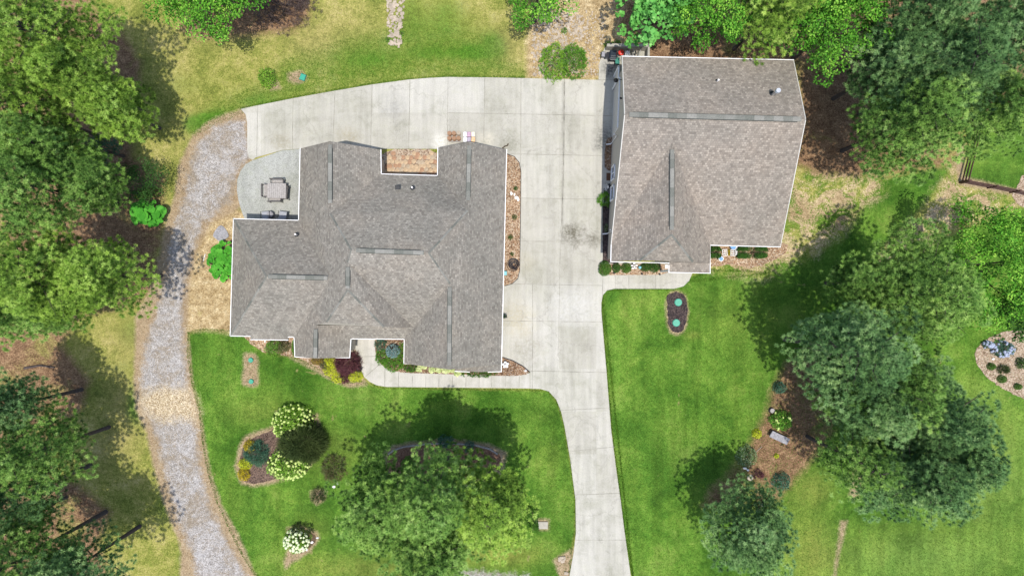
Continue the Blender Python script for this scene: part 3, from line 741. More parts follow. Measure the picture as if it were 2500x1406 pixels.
def cap(a, b, parent, w=0.26, lift=0.03, dark=True, name='ridge_cap', lower=0.0):
    """shingled cap strip laid along a ridge or hip"""
    d = (b - a); L = d.length; t = d.normalized()
    s = Vector((-t.y, t.x, 0)).normalized(); up = s.cross(t).normalized() if s.cross(t).z > 0 else t.cross(s).normalized()
    drop = w * 0.5 * 0.55
    def strip(nm, ww, hh, mat, x0, x1):
        bm = bmesh.new(); uvl = bm.loops.layers.uv.new('UVMap')
        dr = ww * 0.5 * lower
        rows = []
        for l in (x0, x1):
            p = a + t * l
            rows.append([bm.verts.new(p + s * o + Vector((0, 0, z))) for o, z in ((-ww / 2, hh - dr - 0.05), (-ww / 2, hh - dr), (0, hh + 0.01), (ww / 2, hh - dr), (ww / 2, hh - dr - 0.05))])
        for i in range(4):
            f = bm.faces.new((rows[0][i], rows[1][i], rows[1][i + 1], rows[0][i + 1])); f.normal_update()
            if i in (1, 2) and f.normal.z < 0: f.normal_flip()
            for lp in f.loops:
                lp[uvl].uv = ((lp.vert.co - a).dot(t), (lp.vert.co - a).dot(s))
        bm.faces.new(rows[0]); bm.faces.new(rows[1][::-1])
        me = bpy.data.meshes.new(nm); bm.to_mesh(me); bm.free()
        return link(nm, me, parent, mat)
    strip(name, w, lift + 0.02, M['cap'], 0, L)
    if dark:
        strip('ridge_vent', w + 0.07, lift - 0.005, M['capdark'], 0.25, L - 0.25)

# main house ---------------------------------------------------------------
house = thing('brick_house', 'large house with many-hipped brown-grey shingle roof beside the central driveway', 'house', P(950, 640))
hv = dict(A1=V(733, 363, 3), A2=V(806, 345, 5.65), A3=V(930, 366, 3), A4=V(931, 425, 3), A5=V(1068, 429, 3), A6=V(1069, 361, 3), A7=V(1146, 346, 5.35), A8=V(1237, 366, 3),
    C3=V(1224.4, 889, 3), C2=V(1097, 902, 6.1), C1=V(986, 887, 3), A10=V(987, 828, 3), A11=V(857, 827, 3),
    D1=V(854, 872, 3), D2=V(770, 875, 4.8), D3=V(720, 870, 3), r2=V(806, 521, 5.65), m1=V(858, 611, 7.34), m2=V(1046, 618, 7.34), r3=V(1142, 513, 5.35),
    s1=V(1098, 693, 6.1), b1=V(849, 642, 7.17), b2=V(849, 708, 7.17), v1=V(1010, 800, 3.64), b3=V(937, 798, 5.65), b4=V(797, 787, 5.6), D4=V(771, 794, 4.8),
    L1=V(570, 534, 3), L2=V(729, 538, 3), L3=V(808, 679, 6.16), L4=V(650, 675, 6.16), L5=V(562, 820, 3), L6=V(718, 823, 3), L7=V(703, 830, 2.82), L8=V(612, 829, 2.82), L9=V(611, 821, 3), L10=V(704, 823, 3),
    S1=V(822, 794, 3.75), S2=V(937, 794, 3.80), S3=V(846, 800, 3.4))
hf = [('A1', 'A2', 'r2', 'm1', 'b1', 'b2', 'b4', 'D4', 'D2', 'D3', 'L6', 'L3', 'L2'),
      ('A2', 'A3', 'A4', 'r2'), ('A4', 'A5', 'r3', 'm2', 'm1', 'r2'), ('A6', 'A7', 'r3', 'A5'),
      ('A7', 'A8', 'C3', 'C2', 's1', 'm2', 'r3'), ('C2', 'C1', 'A10', 'v1', 's1'), ('m1', 'm2', 's1', 'v1', 'b1'), ('b1', 'v1', 'b3', 'b2'), ('b2', 'b3', 'b4'),
      ('L1', 'L4', 'L3', 'L2'), ('L1', 'L5', 'L4'), ('L5', 'L9', 'L10', 'L6', 'L3', 'L4'), ('L9', 'L8', 'L7', 'L10'),
      ('D4', 'S1', 'A11', 'D1', 'D2'), ('S1', 'S2', 'v1', 'A10', 'A11')]
roof_mesh('roof', hv, hf, M['shingle'], house)
ev = dict(E1=V(1111, 905, 3), E2=V(1167, 908, 3.65), E3=V(1224, 906, 2.985), F1=V(1112, 872, 2.985), F2=V(1167, 874, 3.65), F3=V(1224.6, 880, 2.985))
roof_mesh('roof', ev, [('E1', 'F1', 'F2', 'E2'), ('E2', 'F2', 'F3', 'E3')], M['shingle'], house)
order = ['A1', 'A2', 'A3', 'A4', 'A5', 'A6', 'A7', 'A8', 'C3', 'C2', 'C1', 'A10', 'A11', 'D1', 'D2', 'D3', 'L6', 'L5', 'L1', 'L2']
wall_ring('wall', [hv[k] for k in order], 0.30, house, M['siding'])
wb = MB(); wb.poly([V(797, 785, 5.45), V(937, 796, 5.5), V(1004, 797, 3.6), V(937, 793, 3.2), V(822, 792, 3.2), V(772, 792, 4.6)]); wb.build('gable_wall', M['siding'], house)
wb = MB(); q = [V(1118, 901, 2.9), V(1167, 902, 3.5), V(1218, 901, 2.9)]
for a, b in ((0, 1), (1, 2)): wb.poly([(q[a].x, q[a].y, 0), (q[b].x, q[b].y, 0), tuple(q[b]), tuple(q[a])])
for a in (0, 2): wb.poly([(q[a].x, q[a].y, 0), (q[a].x, q[a].y + 1.2, 0), (q[a].x, q[a].y + 1.2, 2.9), tuple(q[a])])
wb.build('wall', M['siding'], house)
def G(a, b, hd=hv, par=house, o=(0, 0)): gutter(hd[a], hd[b], par, out=o)
G('A1', 'L2'); G('A3', 'A4'); G('A4', 'A5'); G('A5', 'A6'); G('A8', 'C3'); G('C1', 'A10'); G('A10', 'A11'); G('A11', 'D1'); G('D3', 'L6'); G('L1', 'L2'); G('L1', 'L5'); G('L5', 'L9'); G('L8', 'L7'); G('L10', 'L6')
gutter(ev['E3'], hv['C3'], house)
for (a, b) in [((986, 887), (1014, 889)), ((1111, 906), (1146, 908)), ((1192, 908), (1224, 907)), ((720, 871), (754, 873)), ((820, 873), (854, 873))]:
    gutter(V(*a, 3), V(*b, 3), house)
m = MB(); m.box(tuple(V(647, 835, 2.2)), (0.08, 0.09, 1.6)); a = V(647, 831, 2.75); b = V(646, 838, 0.1)
m = MB(); m.tube([V(647, 830, 2.75), V(647, 829, 0.15), V(647, 836, 0.05)], 0.045); m.build('downspout', M['white'], house)
def vl(a, b, t0=0.0, t1=1.0, **kw):
    cap(a.lerp(b, t0), a.lerp(b, t1), kw.pop('par', house), **kw)
vl(hv['A2'], hv['r2'], .05, .86, w=.26); vl(hv['A7'], hv['r3'], .06, .86); vl(hv['m1'], hv['m2'], .06, .94); vl(hv['s1'], hv['C2'], .04, .95); vl(hv['b1'], hv['b2'], .15, .95, w=.26)
vl(hv['L4'], hv['L3'], .03, .95); vl(hv['D4'], hv['D2'], .12, .98, w=.26)
for a, b in (('r2', 'm1'), ('m2', 'r3'), ('m2', 's1'), ('b2', 'b3'), ('b2', 'b4'), ('L1', 'L4'), ('L4', 'L5'), ('m1', 'b1')):
    vl(hv[a], hv[b], 0.0, 1.0, w=.14, dark=False, lift=-0.02, name='hip_cap', lower=0.42)

# garage ---------------------------------------------------------------------
gar = thing('garage_building', 'detached garage with broad brown-grey shingle roof right of the driveway', 'garage', P(1700, 400))
gv = dict(g1=V(1519, 138, 5.5), g2=V(1937, 147, 5.5), g3=V(1967, 292, 7.7), g4=V(1525, 280, 7.7), g5=V(1905, 603, 3.9), g6=V(1735, 599, 3.9), g7=V(1492, 598, 3.9), g8=V(1491, 638, 3.9),
    q1=V(1641, 348, 7.0), q2=V(1640, 573, 7.0), q3=V(1562, 636, 5.2), q4=V(1692, 639, 5.2), g10=V(1733.5, 642, 3.9), p1=V(1633, 642, 3.85), p2=V(1733.3, 642, 3.88), p3=V(1733, 666, 3.7), p4=V(1633, 664, 3.7), p5=V(1636, 632, 4.35), p6=V(1700, 632, 4.35))
gf = [('g1', 'g2', 'g3', 'g4'), ('g4', 'g3', 'g5', 'g6', 'q1', 'g7'), ('q1', 'g7', 'g8', 'q3', 'q2'), ('q1', 'q2', 'q4', 'g10', 'g6'), ('q2', 'q3', 'q4')]
roof_mesh('roof', gv, gf, M['shingle2'], gar)
roof_mesh('porch_roof', gv, [('p5', 'p1', 'p4', 'p3', 'g10', 'p6')], M['shingle2'], gar)
wall_ring('wall', [gv[k] for k in ('g1', 'g2', 'g3', 'g5', 'g6', 'g10', 'q4', 'q3', 'g8', 'g7', 'g4')], 0.30, gar, M['siding'])
def GG(a, b): gutter(gv[a], gv[b], gar)
GG('g1', 'g2'); GG('g5', 'g6'); GG('g8', 'g7')
gutter(V(1491, 639, 3.9), V(1633, 642, 3.9), gar); gutter(V(1633, 642, 3.8), V(1633, 664, 3.75), gar); gutter(V(1633, 665, 3.75), V(1733, 667, 3.72), gar); gutter(V(1733.6, 600, 3.9), V(1733.6, 667, 3.8), gar)
cap(gv['g4'].lerp(gv['g3'], .025), gv['g4'].lerp(gv['g3'], .975), gar, w=.31)
cap(gv['q1'].lerp(gv['q2'], .08), gv['q1'].lerp(gv['q2'], .95), gar, w=.26)
for a, b in (('q2', 'q3'), ('q2', 'q4')): cap(gv[a], gv[b], gar, w=.14, dark=False, lift=-0.02, name='hip_cap', lower=0.42)
for a, b in (('g1', 'g4'), ('g4', 'g7'), ('g2', 'g3'), ('g3', 'g5')):
    p, q = gv[a], gv[b]; m = MB(); d = q - p; c = (p + q) / 2
    m.box((c.x, c.y, c.z - 0.07), (d.length, 0.05, 0.16), rz=math.atan2(d.y, d.x), ry=-math.atan2(d.z, math.hypot(d.x, d.y))); m.build('rake_trim', M['door'], gar)
# porch posts
for x, y in ((1637, 668), (1728, 668)):
    p = P(x, y, 3.7); m = MB(); m.box((p.x + (.12 if x < 1680 else -.15), p.y + .25, 1.8), (.15, .15, 3.6)); m.build('porch_post', M['white'], gar)
# west wall openings: wall face x in metres at wall y
wall_w = offset_poly([gv[k] for k in ('g1', 'g2', 'g3', 'g5', 'g6', 'g10', 'q4', 'q3', 'g8', 'g7', 'g4')], 0.30)
wa, wb_ = wall_w[0], wall_w[-2]      # NW corner, SW eave corner
def wx(y):
    t = (y - wa.y) / (wb_.y - wa.y); return wa.x + (wb_.x - wa.x) * t
wang = math.atan2(wb_.y - wa.y, wb_.x - wa.x) + math.pi / 2
def wpx(v):   # ground y of photo row v at the wall foot
    return (703 - v) / PPM
def opening(name, y0, y1, z0, z1, mat, proud=0.02, frame=True, bars=0):
    yc = (y0 + y1) / 2; x = wx(yc)
    m = MB(); m.box((x - proud, yc, (z0 + z1) / 2), (0.05, abs(y1 - y0), z1 - z0), rz=wang); o = m.build(name, mat, gar)
    if frame:
        f = MB(); w = 0.11
        f.box((x - proud - .03, y0, (z0 + z1) / 2), (0.09, w, z1 - z0 + w), rz=wang); f.box((x - proud - .03, y1, (z0 + z1) / 2), (0.09, w, z1 - z0 + w), rz=wang)
        f.box((x - proud - .031, yc, z1), (0.09, abs(y1 - y0), w), rz=wang)
        if z0 > 0.3: f.box((x - proud - .031, yc, z0), (0.13, abs(y1 - y0) + .1, w), rz=wang)
        for k in range(bars): f.box((x - proud - .02, y0 + (y1 - y0) * (k + 1) / (bars + 1), (z0 + z1) / 2), (0.06, 0.05, z1 - z0), rz=wang)
        f.build('frame' if 'window' in name else 'door_frame', M['white'], o)
    return o
gd = opening('garage_door', wpx(334), wpx(219), 0.02, 3.0, M['door'])
m = MB()
for k in range(1, 5): m.box((wx(wpx(276)) - .05, wpx(276), k * .6), (0.02, 3.5, 0.03), rz=wang)
m.build('panel_groove', M['siding'], gd)
dd = opening('side_door', wpx(213), wpx(187), 0.02, 2.3, M['door'])
opening('window', wpx(447), wpx(416), 1.0, 2.3, M['glass'], bars=1)
opening('window', wpx(495), wpx(463), 1.0, 2.3, M['glass'], bars=0)
for v, h in ((353, 3.5), (571, 3.6)):
    y = wpx(v); x = wx(y); m = MB(); m.tube([(x - .35, y, h), (x - .1, y, h - .5), (x - .1, y, 0.2), (x - .45, y - .02, 0.1)], 0.045); m.build('downspout', M['white'], gar)
# barn lamp and camera on the west gable
y = wpx(234); x = wx(y)
lamp = MB(); lamp.tube([(x, y, 3.9), (x - .30, y, 4.15), (x - .42, y, 4.0)], 0.025); lo = lamp.build('lamp_arm', M['black'], gar)
lamp = MB(); lamp.cyl((x - .42, y, 3.92), .17, .16, r2=.07, seg=20); lamp.build('lamp_shade', M['black'], lo, smooth=False)
m = MB(); m.box((x - .12, wpx(279), 4.3), (.18, .09, .09)); m.cyl((x - .17, wpx(277), 4.2), .05, .1); m.build('security_camera', M['rubber'], gar)

# roof vents -------------------------------------------------------------------
def roofvent(px, py, h, par, r=0.06, box=False):
    p = V(px, py, h)
    m = MB()
    if box:
        m.box((p.x, p.y, p.z + .05), (.34, .30, .12), rx=.3, bev=.02); return m.build('roof_vent', M['rubber'], par)
    m.cyl((p.x, p.y, p.z + .02), r * 2.6, .06, r2=r * 1.2); o = m.build('vent_flashing', M['rubber'], par)
    m = MB(); m.cyl((p.x, p.y, p.z + .16), r, .34, seg=12); m.build('vent_pipe', M['whitestone'], o)
roofvent(971, 458, 4.35, house, box=True); roofvent(1007, 459, 4.38, house); roofvent(724, 573, 4.0, house); roofvent(1751, 199, 6.35, gar)
p = V(1886, 232, 6.8); m = MB(); m.cyl((p.x, p.y, p.z + .02), .26, .10, r2=.16); fl = m.build('flue_flashing', M['rubber'], gar)
m = MB(); m.cyl((p.x, p.y, p.z + .45), .10, .9, seg=16); m.cyl((p.x, p.y, p.z + .92), .17, .10, r2=.10, seg=16); m.cyl((p.x, p.y, p.z + 1.02), .15, .04, seg=16); m.build('flue_pipe', M['metal'], fl, smooth=False)

hw = dict(zip(order, offset_poly([hv[k] for k in order], 0.30)))
def wall_opening(a, b, t, width, z0, z1, name='window', mat='glass', flip=1):
    p, q = hw[a], hw[b]; d = Vector((q.x - p.x, q.y - p.y)).normalized(); nrm = Vector((-d.y, d.x)) * flip; c = Vector((p.x, p.y)).lerp(Vector((q.x, q.y)), t); rz = math.atan2(d.y, d.x)
    m = MB(); m.box((c.x + nrm.x * .02, c.y + nrm.y * .02, (z0 + z1) / 2), (width, .05, z1 - z0), rz=rz); o = m.build(name, M[mat], house)
    f = MB(); e = nrm * .05
    for sg in (-1, 1): f.box((c.x + d.x * sg * width / 2 + e.x, c.y + d.y * sg * width / 2 + e.y, (z0 + z1) / 2), (.10, .08, z1 - z0 + .1), rz=rz)
    f.box((c.x + e.x, c.y + e.y, z1), (width, .078, .10), rz=rz)
    if name == 'window': f.box((c.x + e.x, c.y + e.y, z0), (width + .1, .12, .08), rz=rz); f.box((c.x + e.x * .8, c.y + e.y * .8, (z0 + z1) / 2), (width, .05, .05), rz=rz)
    f.build('frame', M['white'], o)
for a, b, t, w_, z0, z1, nm, mt in [('A10', 'A11', .62, 1.1, .05, 2.3, 'door', 'door'), ('C2', 'C1', .45, 1.6, .8, 2.3, 'window', 'glass'), ('D1', 'D2', .9, 1.5, .8, 2.3, 'window', 'glass'), ('L6', 'L5', .3, 1.6, .8, 2.3, 'window', 'glass'), ('L6', 'L5', .75, 1.6, .8, 2.3, 'window', 'glass'),
        ('L5', 'L1', .35, 1.2, .9, 2.3, 'window', 'glass'), ('L2', 'A1', .5, 1.9, .08, 2.3, 'door', 'glass'), ('L1', 'L2', .5, 1.4, .9, 2.3, 'window', 'glass'), ('A8', 'C3', .3, 1.0, .9, 2.2, 'window', 'glass'), ('A1', 'A2', .6, 1.2, .9, 2.3, 'window', 'glass'), ('A6', 'A7', .6, 1.2, .9, 2.3, 'window', 'glass')]:
    wall_opening(a, b, t, w_, z0, z1, nm, mt)
m = MB()
p, q = hw['A8'], hw['C3']
for t0 in (.70, .86):
    c = p.lerp(q, t0); m.box((c.x + .03, c.y, 1.15), (.05, 2.5, 2.2), rz=math.atan2(q.y - p.y, q.x - p.x) + math.pi / 2)
m.build('garage_door', M['white'], house)
def localise(root):
    Mx = Matrix.Translation(-Vector(root.location)); done = set()
    def rec(o):
        for ch in o.children:
            if ch.data and ch.data.name not in done:
                ch.data.transform(Mx); done.add(ch.data.name)
            rec(ch)
    rec(root)
localise(house); localise(gar)
# ------------------------------------------------------------------ vegetation builders
def tri_mesh(name, co, nper, var, mat, parent=None):
    """co: (n*nper,3) verts, nper verts per face"""
    n = len(co) // nper
    me = bpy.data.meshes.new(name)
    me.vertices.add(len(co)); me.vertices.foreach_set('co', co.astype(np.float32).ravel())
    me.loops.add(n * nper); me.loops.foreach_set('vertex_index', np.arange(n * nper, dtype=np.int32))
    me.polygons.add(n); me.polygons.foreach_set('loop_start', np.arange(0, n * nper, nper, dtype=np.int32))
    me.update()
    a = me.attributes.new('var', 'FLOAT', 'POINT'); a.data.foreach_set('value', np.repeat(var, nper).astype(np.float32))
    return link(name, me, parent, mat)

def unit(v): return v / (np.linalg.norm(v, axis=1, keepdims=True) + 1e-9)

def needles(centers, dirs, var, rg, K=16, length=.22, w=.04, spread=1.0):
    n = len(centers)
    d = unit(np.repeat(dirs, K, 0) * .75 + rg.normal(size=(n * K, 3)) * spread * .62)
    c = np.repeat(centers, K, 0)
    s = unit(np.cross(d, np.array([0, 0, 1.0]) + rg.normal(size=(n * K, 3)) * .5))
    L = length * rg.uniform(.7, 1.2, (n * K, 1))
    co = np.empty((n * K, 3, 3))
    co[:, 0] = c - s * w / 2; co[:, 1] = c + s * w / 2; co[:, 2] = c + d * L
    # widen in the middle by starting slightly off the centre
    co[:, 0] += d * length * .12; co[:, 1] += d * length * .12
    return co.reshape(-1, 3), np.repeat(var, K) + rg.normal(size=n * K) * .07

def leaves(centers, nrm, var, rg, size=.15, asp=.7, tilt=.55):
    n = len(centers)
    nn = unit(nrm + rg.normal(size=(n, 3)) * tilt)
    a = unit(np.cross(nn, rg.normal(size=(n, 3)))); b = np.cross(nn, a)
    s = size * rg.uniform(.65, 1.25, (n, 1))
    co = np.empty((n, 4, 3))
    co[:, 0] = centers - a * s * .5; co[:, 1] = centers + b * s * asp * .5 - nn * s * .06
    co[:, 2] = centers + a * s * .5; co[:, 3] = centers - b * s * asp * .5 - nn * s * .06
    return co.reshape(-1, 3), var

def rand_dirs(n, rg, up=-0.2):
    d = unit(rg.normal(size=(n * 3, 3))); d = d[d[:, 2] > up][:n]
    while len(d) < n: d = np.vstack([d, d])[:n]
    return d

def trunk_tubes(H, R0, limbs, mat, parent, name='trunk'):
    m = MB()
    m.tube([(0, 0, -0.1), (0, 0, H * .25), (0.05, 0.02, H * .6), (0, 0, H * .97)], R0, seg=8, r2=R0 * .18)
    for (z, pts) in limbs:
        m.tube(pts, R0 * .30, seg=5, r2=R0 * .07)
    return m.build(name, mat, parent, smooth=True)

def pine(px, py, H, Rd, label, seed, mat='pine', zb=.42, ncl=1.0, sx=1.0, sy=1.0, group='pine trees around the yard', K=50, apparent_h=None, pl=.23):
    """px,py: apparent crown centre in the photo; placed on the ground by its height"""
    rg = np.random.default_rng(seed)
    hc = apparent_h or H * .72
    b = P(px, py, hc)
    t = thing('pine_tree', label, 'tree', (b.x, b.y, 0), 0, group)
    nb = int(30 * (Rd / 4.0) ** .5 + 6); limbs = []; bc = []; bs = []; ba = []
    ph = rg.uniform(0, 6.28)
    for i in range(nb):
        f = (i + .5) / nb
        z = H * (zb + (0.97 - zb) * f)
        prof = (1 - f) ** .62 * (0.55 + .45 * min(1, f * 4 + .35))
        az = ph + i * 2.39996 + rg.normal() * .25
        L = Rd * prof * rg.uniform(.70, 1.12) * (1 + .20 * math.sin(2 * az + ph) + .17 * math.sin(3 * az + 2 * ph)) + .35
        rise = rg.uniform(.08, .38) + f * .35
        dx, dy = math.cos(az) * sx, math.sin(az) * sy
        tip = np.array([dx * L, dy * L, L * rise])
        limbs.append((z, [(0, 0, z), (dx * L * .45, dy * L * .45, z + L * rise * .35), (dx * L * .93, dy * L * .93, z + L * rise * .95)]))
        ns = max(2, int(L / .95))
        for k in range(ns):
            s = .30 + .70 * (k + rg.uniform(.2, 1)) / ns
            base = np.array([dx * L * s, dy * L * s, z + L * rise * s ** 1.5])
            side = np.array([-dy, dx, 0]); tw = L * .34 * (1.12 - s) + .25
            for sg in ((-1, 1) if k < ns - 1 else (0,)):
                if rg.random() < .20: continue
                c = base + side * sg * tw * rg.uniform(.6, 1.3) + rg.normal(size=3) * np.array([.18, .18, .28])
                bc.append(c); bs.append(rg.uniform(.42, .80) * (0.82 + .3 * (1 - f))); ba.append(rg.uniform(0, 1))
    bc.append(np.array([0, 0, H * .99])); bs.append(.45); ba.append(.6)
    bc = np.array(bc); bs = np.array(bs); ba = np.array(ba)
    bs *= 1.08
    npf = np.maximum(6, (ncl * 19 * (bs / .6) ** 2)).astype(int)
    idx = np.repeat(np.arange(len(bc)), npf)
    # spread the tufts evenly over each bough (golden spiral on the upper shell)
    kk = np.concatenate([np.arange(k) for k in npf]); nn_ = npf[idx]
    zz = 1 - 1.25 * (kk + .5) / nn_; az = kk * 2.39996 + ba[idx] * 40
    rr_ = np.sqrt(np.maximum(0, 1 - zz ** 2))
    d = np.stack([rr_ * np.cos(az), rr_ * np.sin(az), zz], 1) + rg.normal(size=(len(idx), 3)) * .13
    cen = bc[idx] + d * bs[idx][:, None] * np.array([1, 1, .72])
    out_ = unit(cen * np.array([1, 1, 0]) + 1e-3)
    ax = unit(d * np.array([1, 1, .8]) + out_ * .25 + np.array([0, 0, .45]))
    var = np.clip(.10 + .66 * ba[idx] + rg.normal(size=len(idx)) * .13, 0, 1)
    co, vv = needles(cen, ax, var, rg, K=K, length=pl, w=.026)
    tri_mesh('crown', co, 3, np.clip(vv, 0, 1), F[mat], t)
    trunk_tubes(H, .07 + H * .008, limbs, M['bark'], t)
    return t

def broadleaf(px, py, H, Rd, label, seed, mat='leaf', leaf=.17, dens=1.0, sx=1.0, sy=1.0, zb=.30, group='leafy trees at the wood edge', big=False, apparent_h=None, name='leafy_tree'):
    rg = np.random.default_rng(seed)
    hc = apparent_h or H * .65
    b = P(px, py, hc)
    t = thing(name, label, 'tree', (b.x, b.y, 0), 0, group)
    n = int(110 * (Rd / 3.0) ** 2) + 45
    d = rand_dirs(n, rg, -.15)
    bumps = 1 + .16 * np.sin(2 * np.arctan2(d[:, 1], d[:, 0]) + seed) + .12 * np.sin(5 * np.arctan2(d[:, 1], d[:, 0]) + 2 * seed) + .18 * np.sin(d[:, 0] * 5 + seed) * np.cos(d[:, 1] * 4.3 + seed * 2) + rg.normal(size=n) * .13
    rr = rg.choice([1.0, .86, .66], n, p=[.62, .24, .14])[:, None]
    hz = H * (1 - zb) / 2
    bc = np.array([0, 0, H * zb + hz]) + d * np.array([Rd * sx, Rd * sy, hz]) * (bumps[:, None] * rr)
    bs = rg.uniform(.36, .74, n) * (Rd / 3.2) ** .4
    k = (dens * 80 * (bs / .55) ** 2 * (.17 / leaf) ** 1.6).astype(int) + 4
    idx = np.repeat(np.arange(n), k)
    dd = rand_dirs(len(idx), rg, -.45)
    cen = bc[idx] + dd * rg.uniform(.6, 1.05, (len(idx), 1)) * bs[idx][:, None] * np.array([1, 1, .75])
    nr = unit(dd * .7 + np.array([0, 0, .8]))
    var = np.clip(.16 + .55 * rg.uniform(0, 1, n)[idx] + rg.normal(size=len(idx)) * .16, 0, 1)
    co, vv = leaves(cen, nr, var, rg, size=leaf, asp=.95 if big else .62)
    tri_mesh('crown', co, 4, vv, F[mat], t)
    limbs = []
    for i in range(10):
        c = bc[rg.integers(n)] * .9
        limbs.append((0, [(0, 0, H * .25), (c[0] * .4, c[1] * .4, H * .25 + (c[2] - H * .25) * .55), tuple(c)]))
    trunk_tubes(H * .8, .09 + H * .011, limbs, M['bark'], t)
    return t

def shrub(name, label, cat, px, py, rx, ry, h, mat, seed, leaf=.09, dens=1.0, style='leaf', group=None, rot=0.0, box=False, flowers=0, fmat='flower', lump=.12, spread=1.0, nl=.25, tilt=.6):
    """rx, ry in photo px; rounded bush sitting on the ground"""
    rg = np.random.default_rng(seed)
    b = P(px, py, h * .6)
    k = (1 - h * .5 / CAMH) / PPM
    RX, RY = rx * k, ry * k
    t = thing(name, label, cat, (b.x, b.y, 0), rot, group)
    area = math.pi * RX * RY + (RX + RY) * h * 1.2
    if style == 'leaf':
        n = int(dens * area / (leaf * leaf * .62) * 2.1)
    else:
        n = int(dens * area / .012)
    n = max(n, 60)
    d = rand_dirs(n, rg, -.05)
    if box:
        d = np.sign(d) * np.abs(d) ** .45
        d[:, :2] *= .93
    sc = np.array([RX, RY, h])
    ph = rg.uniform(0, 6, 3)
    bump = 1 + lump * (np.sin(d[:, 0] * 6 + ph[0]) * np.sin(d[:, 1] * 6 + ph[1]) + .6 * np.sin(d[:, 2] * 9 + d[:, 0] * 5 + ph[2])) + rg.normal(size=n) * lump * .35
    rad = rg.choice([1.0, .9, .75, .55], n, p=[.5, .25, .15, .1])
    cen = d * sc * (bump * rad)[:, None]
    cen[:, 2] = np.maximum(cen[:, 2], .03)
    out = unit(d / sc)
    var = np.clip(.5 + rg.normal(size=n) * .22, 0, 1)
    if style == 'leaf':
        co, vv = leaves(cen, unit(out + np.array([0, 0, .4])), var, rg, size=leaf, tilt=tilt)
        tri_mesh('foliage', co, 4, vv, F[mat], t)
    else:
        co, vv = needles(cen, unit(out + np.array([0, 0, .3])), var, rg, K=7, length=nl, w=.03, spread=spread)
        tri_mesh('foliage', co, 3, np.clip(vv, 0, 1), F[mat], t)
    m = MB(); rr = random.Random(seed)
    for i in range(6):
        a = rr.uniform(0, 6.28); m.tube([(0, 0, 0), (math.cos(a) * RX * .3, math.sin(a) * RY * .3, h * .45), (math.cos(a) * RX * .62, math.sin(a) * RY * .62, h * .7)], .022, seg=4)
    m.build('stem', M['stem'], t)
    if flowers:
        fb = MB(); q = bmesh.ops.create_icosphere(fb.bm, subdivisions=2, radius=.105)
        for v in q['verts']: v.co += Vector((rr.uniform(-1, 1), rr.uniform(-1, 1), rr.uniform(-.6, .6))) * .018
        first = fb.build('flower_head', M[fmat], t, smooth=False)
        dirs = rand_dirs(flowers * 2, rg, .12)
        keep = []
        for dv in dirs:
            if all(np.linalg.norm(dv - e) > .12 for e in keep): keep.append(dv)
            if len(keep) >= flowers: break
        for i, dv in enumerate(keep):
            o = first if i == 0 else first.copy()
            if i: COL.objects.link(o); o.parent = t
            o.location = Vector(dv * sc * rr.uniform(.98, 1.06)); s = rr.uniform(.7, 1.25); o.scale = (s, s, s * .8)
            o.rotation_euler = (rr.uniform(0, 3), rr.uniform(0, 3), rr.uniform(0, 3))
    return t

def bigleaf(name, label, px, py, rx, ry, h, seed, n=60, lr=.22, mat='green', group=None):
    """plant of large round leaves on stalks"""
    rg = np.random.default_rng(seed); b = P(px, py, h * .7); k = 1 / PPM
    t = thing(name, label, 'plant', (b.x, b.y, 0), 0, group)
    co = []; var = []; m = MB()
    for i in range(n):
        a = rg.uniform(0, 6.28); r = math.sqrt(rg.uniform(0, 1))
        x, y = math.cos(a) * r * rx * k, math.sin(a) * r * ry * k
        z = h * (1.0 - .45 * r * r) * rg.uniform(.72, 1.0)
        nn = np.array([math.cos(a) * r * .5, math.sin(a) * r * .5, 1.0]) + rg.normal(size=3) * .15; nn /= np.linalg.norm(nn)
        u = np.cross(nn, rg.normal(size=3)); u /= np.linalg.norm(u); w = np.cross(nn, u)
        R_ = lr * rg.uniform(.65, 1.15); S = 12; c = np.array([x, y, z])
        ring = []
        for s in range(S):
            th = 2 * math.pi * s / S; q = R_ * (1.0 if s else .55) * (1 + .05 * math.cos(5 * th))
            ring.append(c + (u * math.cos(th) + w * math.sin(th)) * q + nn * .035 * math.cos(2 * th))
        mid = c - nn * .02
        for s in range(S):
            co += [mid, ring[s], ring[(s + 1) % S]]; var.append(np.clip(.5 + rg.normal() * .05 + (i % 7 - 3) * .08, 0, 1))
        m.tube([(x * .25, y * .25, 0), (x * .6, y * .6, z * .6), tuple(c)], .012, seg=4)
    tri_mesh('leaves', np.array(co), 3, np.array(var), F[mat], t)
    m.build('stalk', M['stem'], t)
    return t
# ------------------------------------------------------------------ trees
WG = 'pine trees in the left wood'
pine(85, 85, 15, 4.1, 'tall pine filling the top left corner of the picture', 11, 'pineyel', group=WG, ncl=1.1)
pine(172, 185, 12, 2.2, 'smaller light pine just below the top left corner pine', 12, 'pineyel', group=WG)
pine(15, 250, 14, 3.8, 'pine at the left edge below the corner pine', 13, 'pineyel', group=WG)
pine(268, 258, 9, 1.8, 'small pine spreading farthest towards the grass, left of the gravel lane top', 14, 'pineyel', group=WG)
pine(105, 355, 12, 2.0, 'green pine between the left edge pine and the leaning dark trunk', 15, 'pine', group=WG)
pine(55, 450, 14, 3.3, 'large dull green pine with its dark trunk base left of the bright big-leaf plant', 16, 'pine', group=WG)
pine(208, 440, 9, 1.9, 'small pine over the dark leaning trunk, left of the bright big-leaf plant', 17, 'pine', group=WG)
pine(75, 668, 14, 3.6, 'broad pine at the left edge level with the house roof', 18, 'pineyel', group=WG, ncl=1.15)
pine(240, 668, 11, 2.4, 'bright green pine nearest the gravel lane on the left', 19, 'pineyel', group=WG)
pine(110, 745, 9, 1.9, 'small pine under the broad left edge pine', 20, 'pine', group=WG)
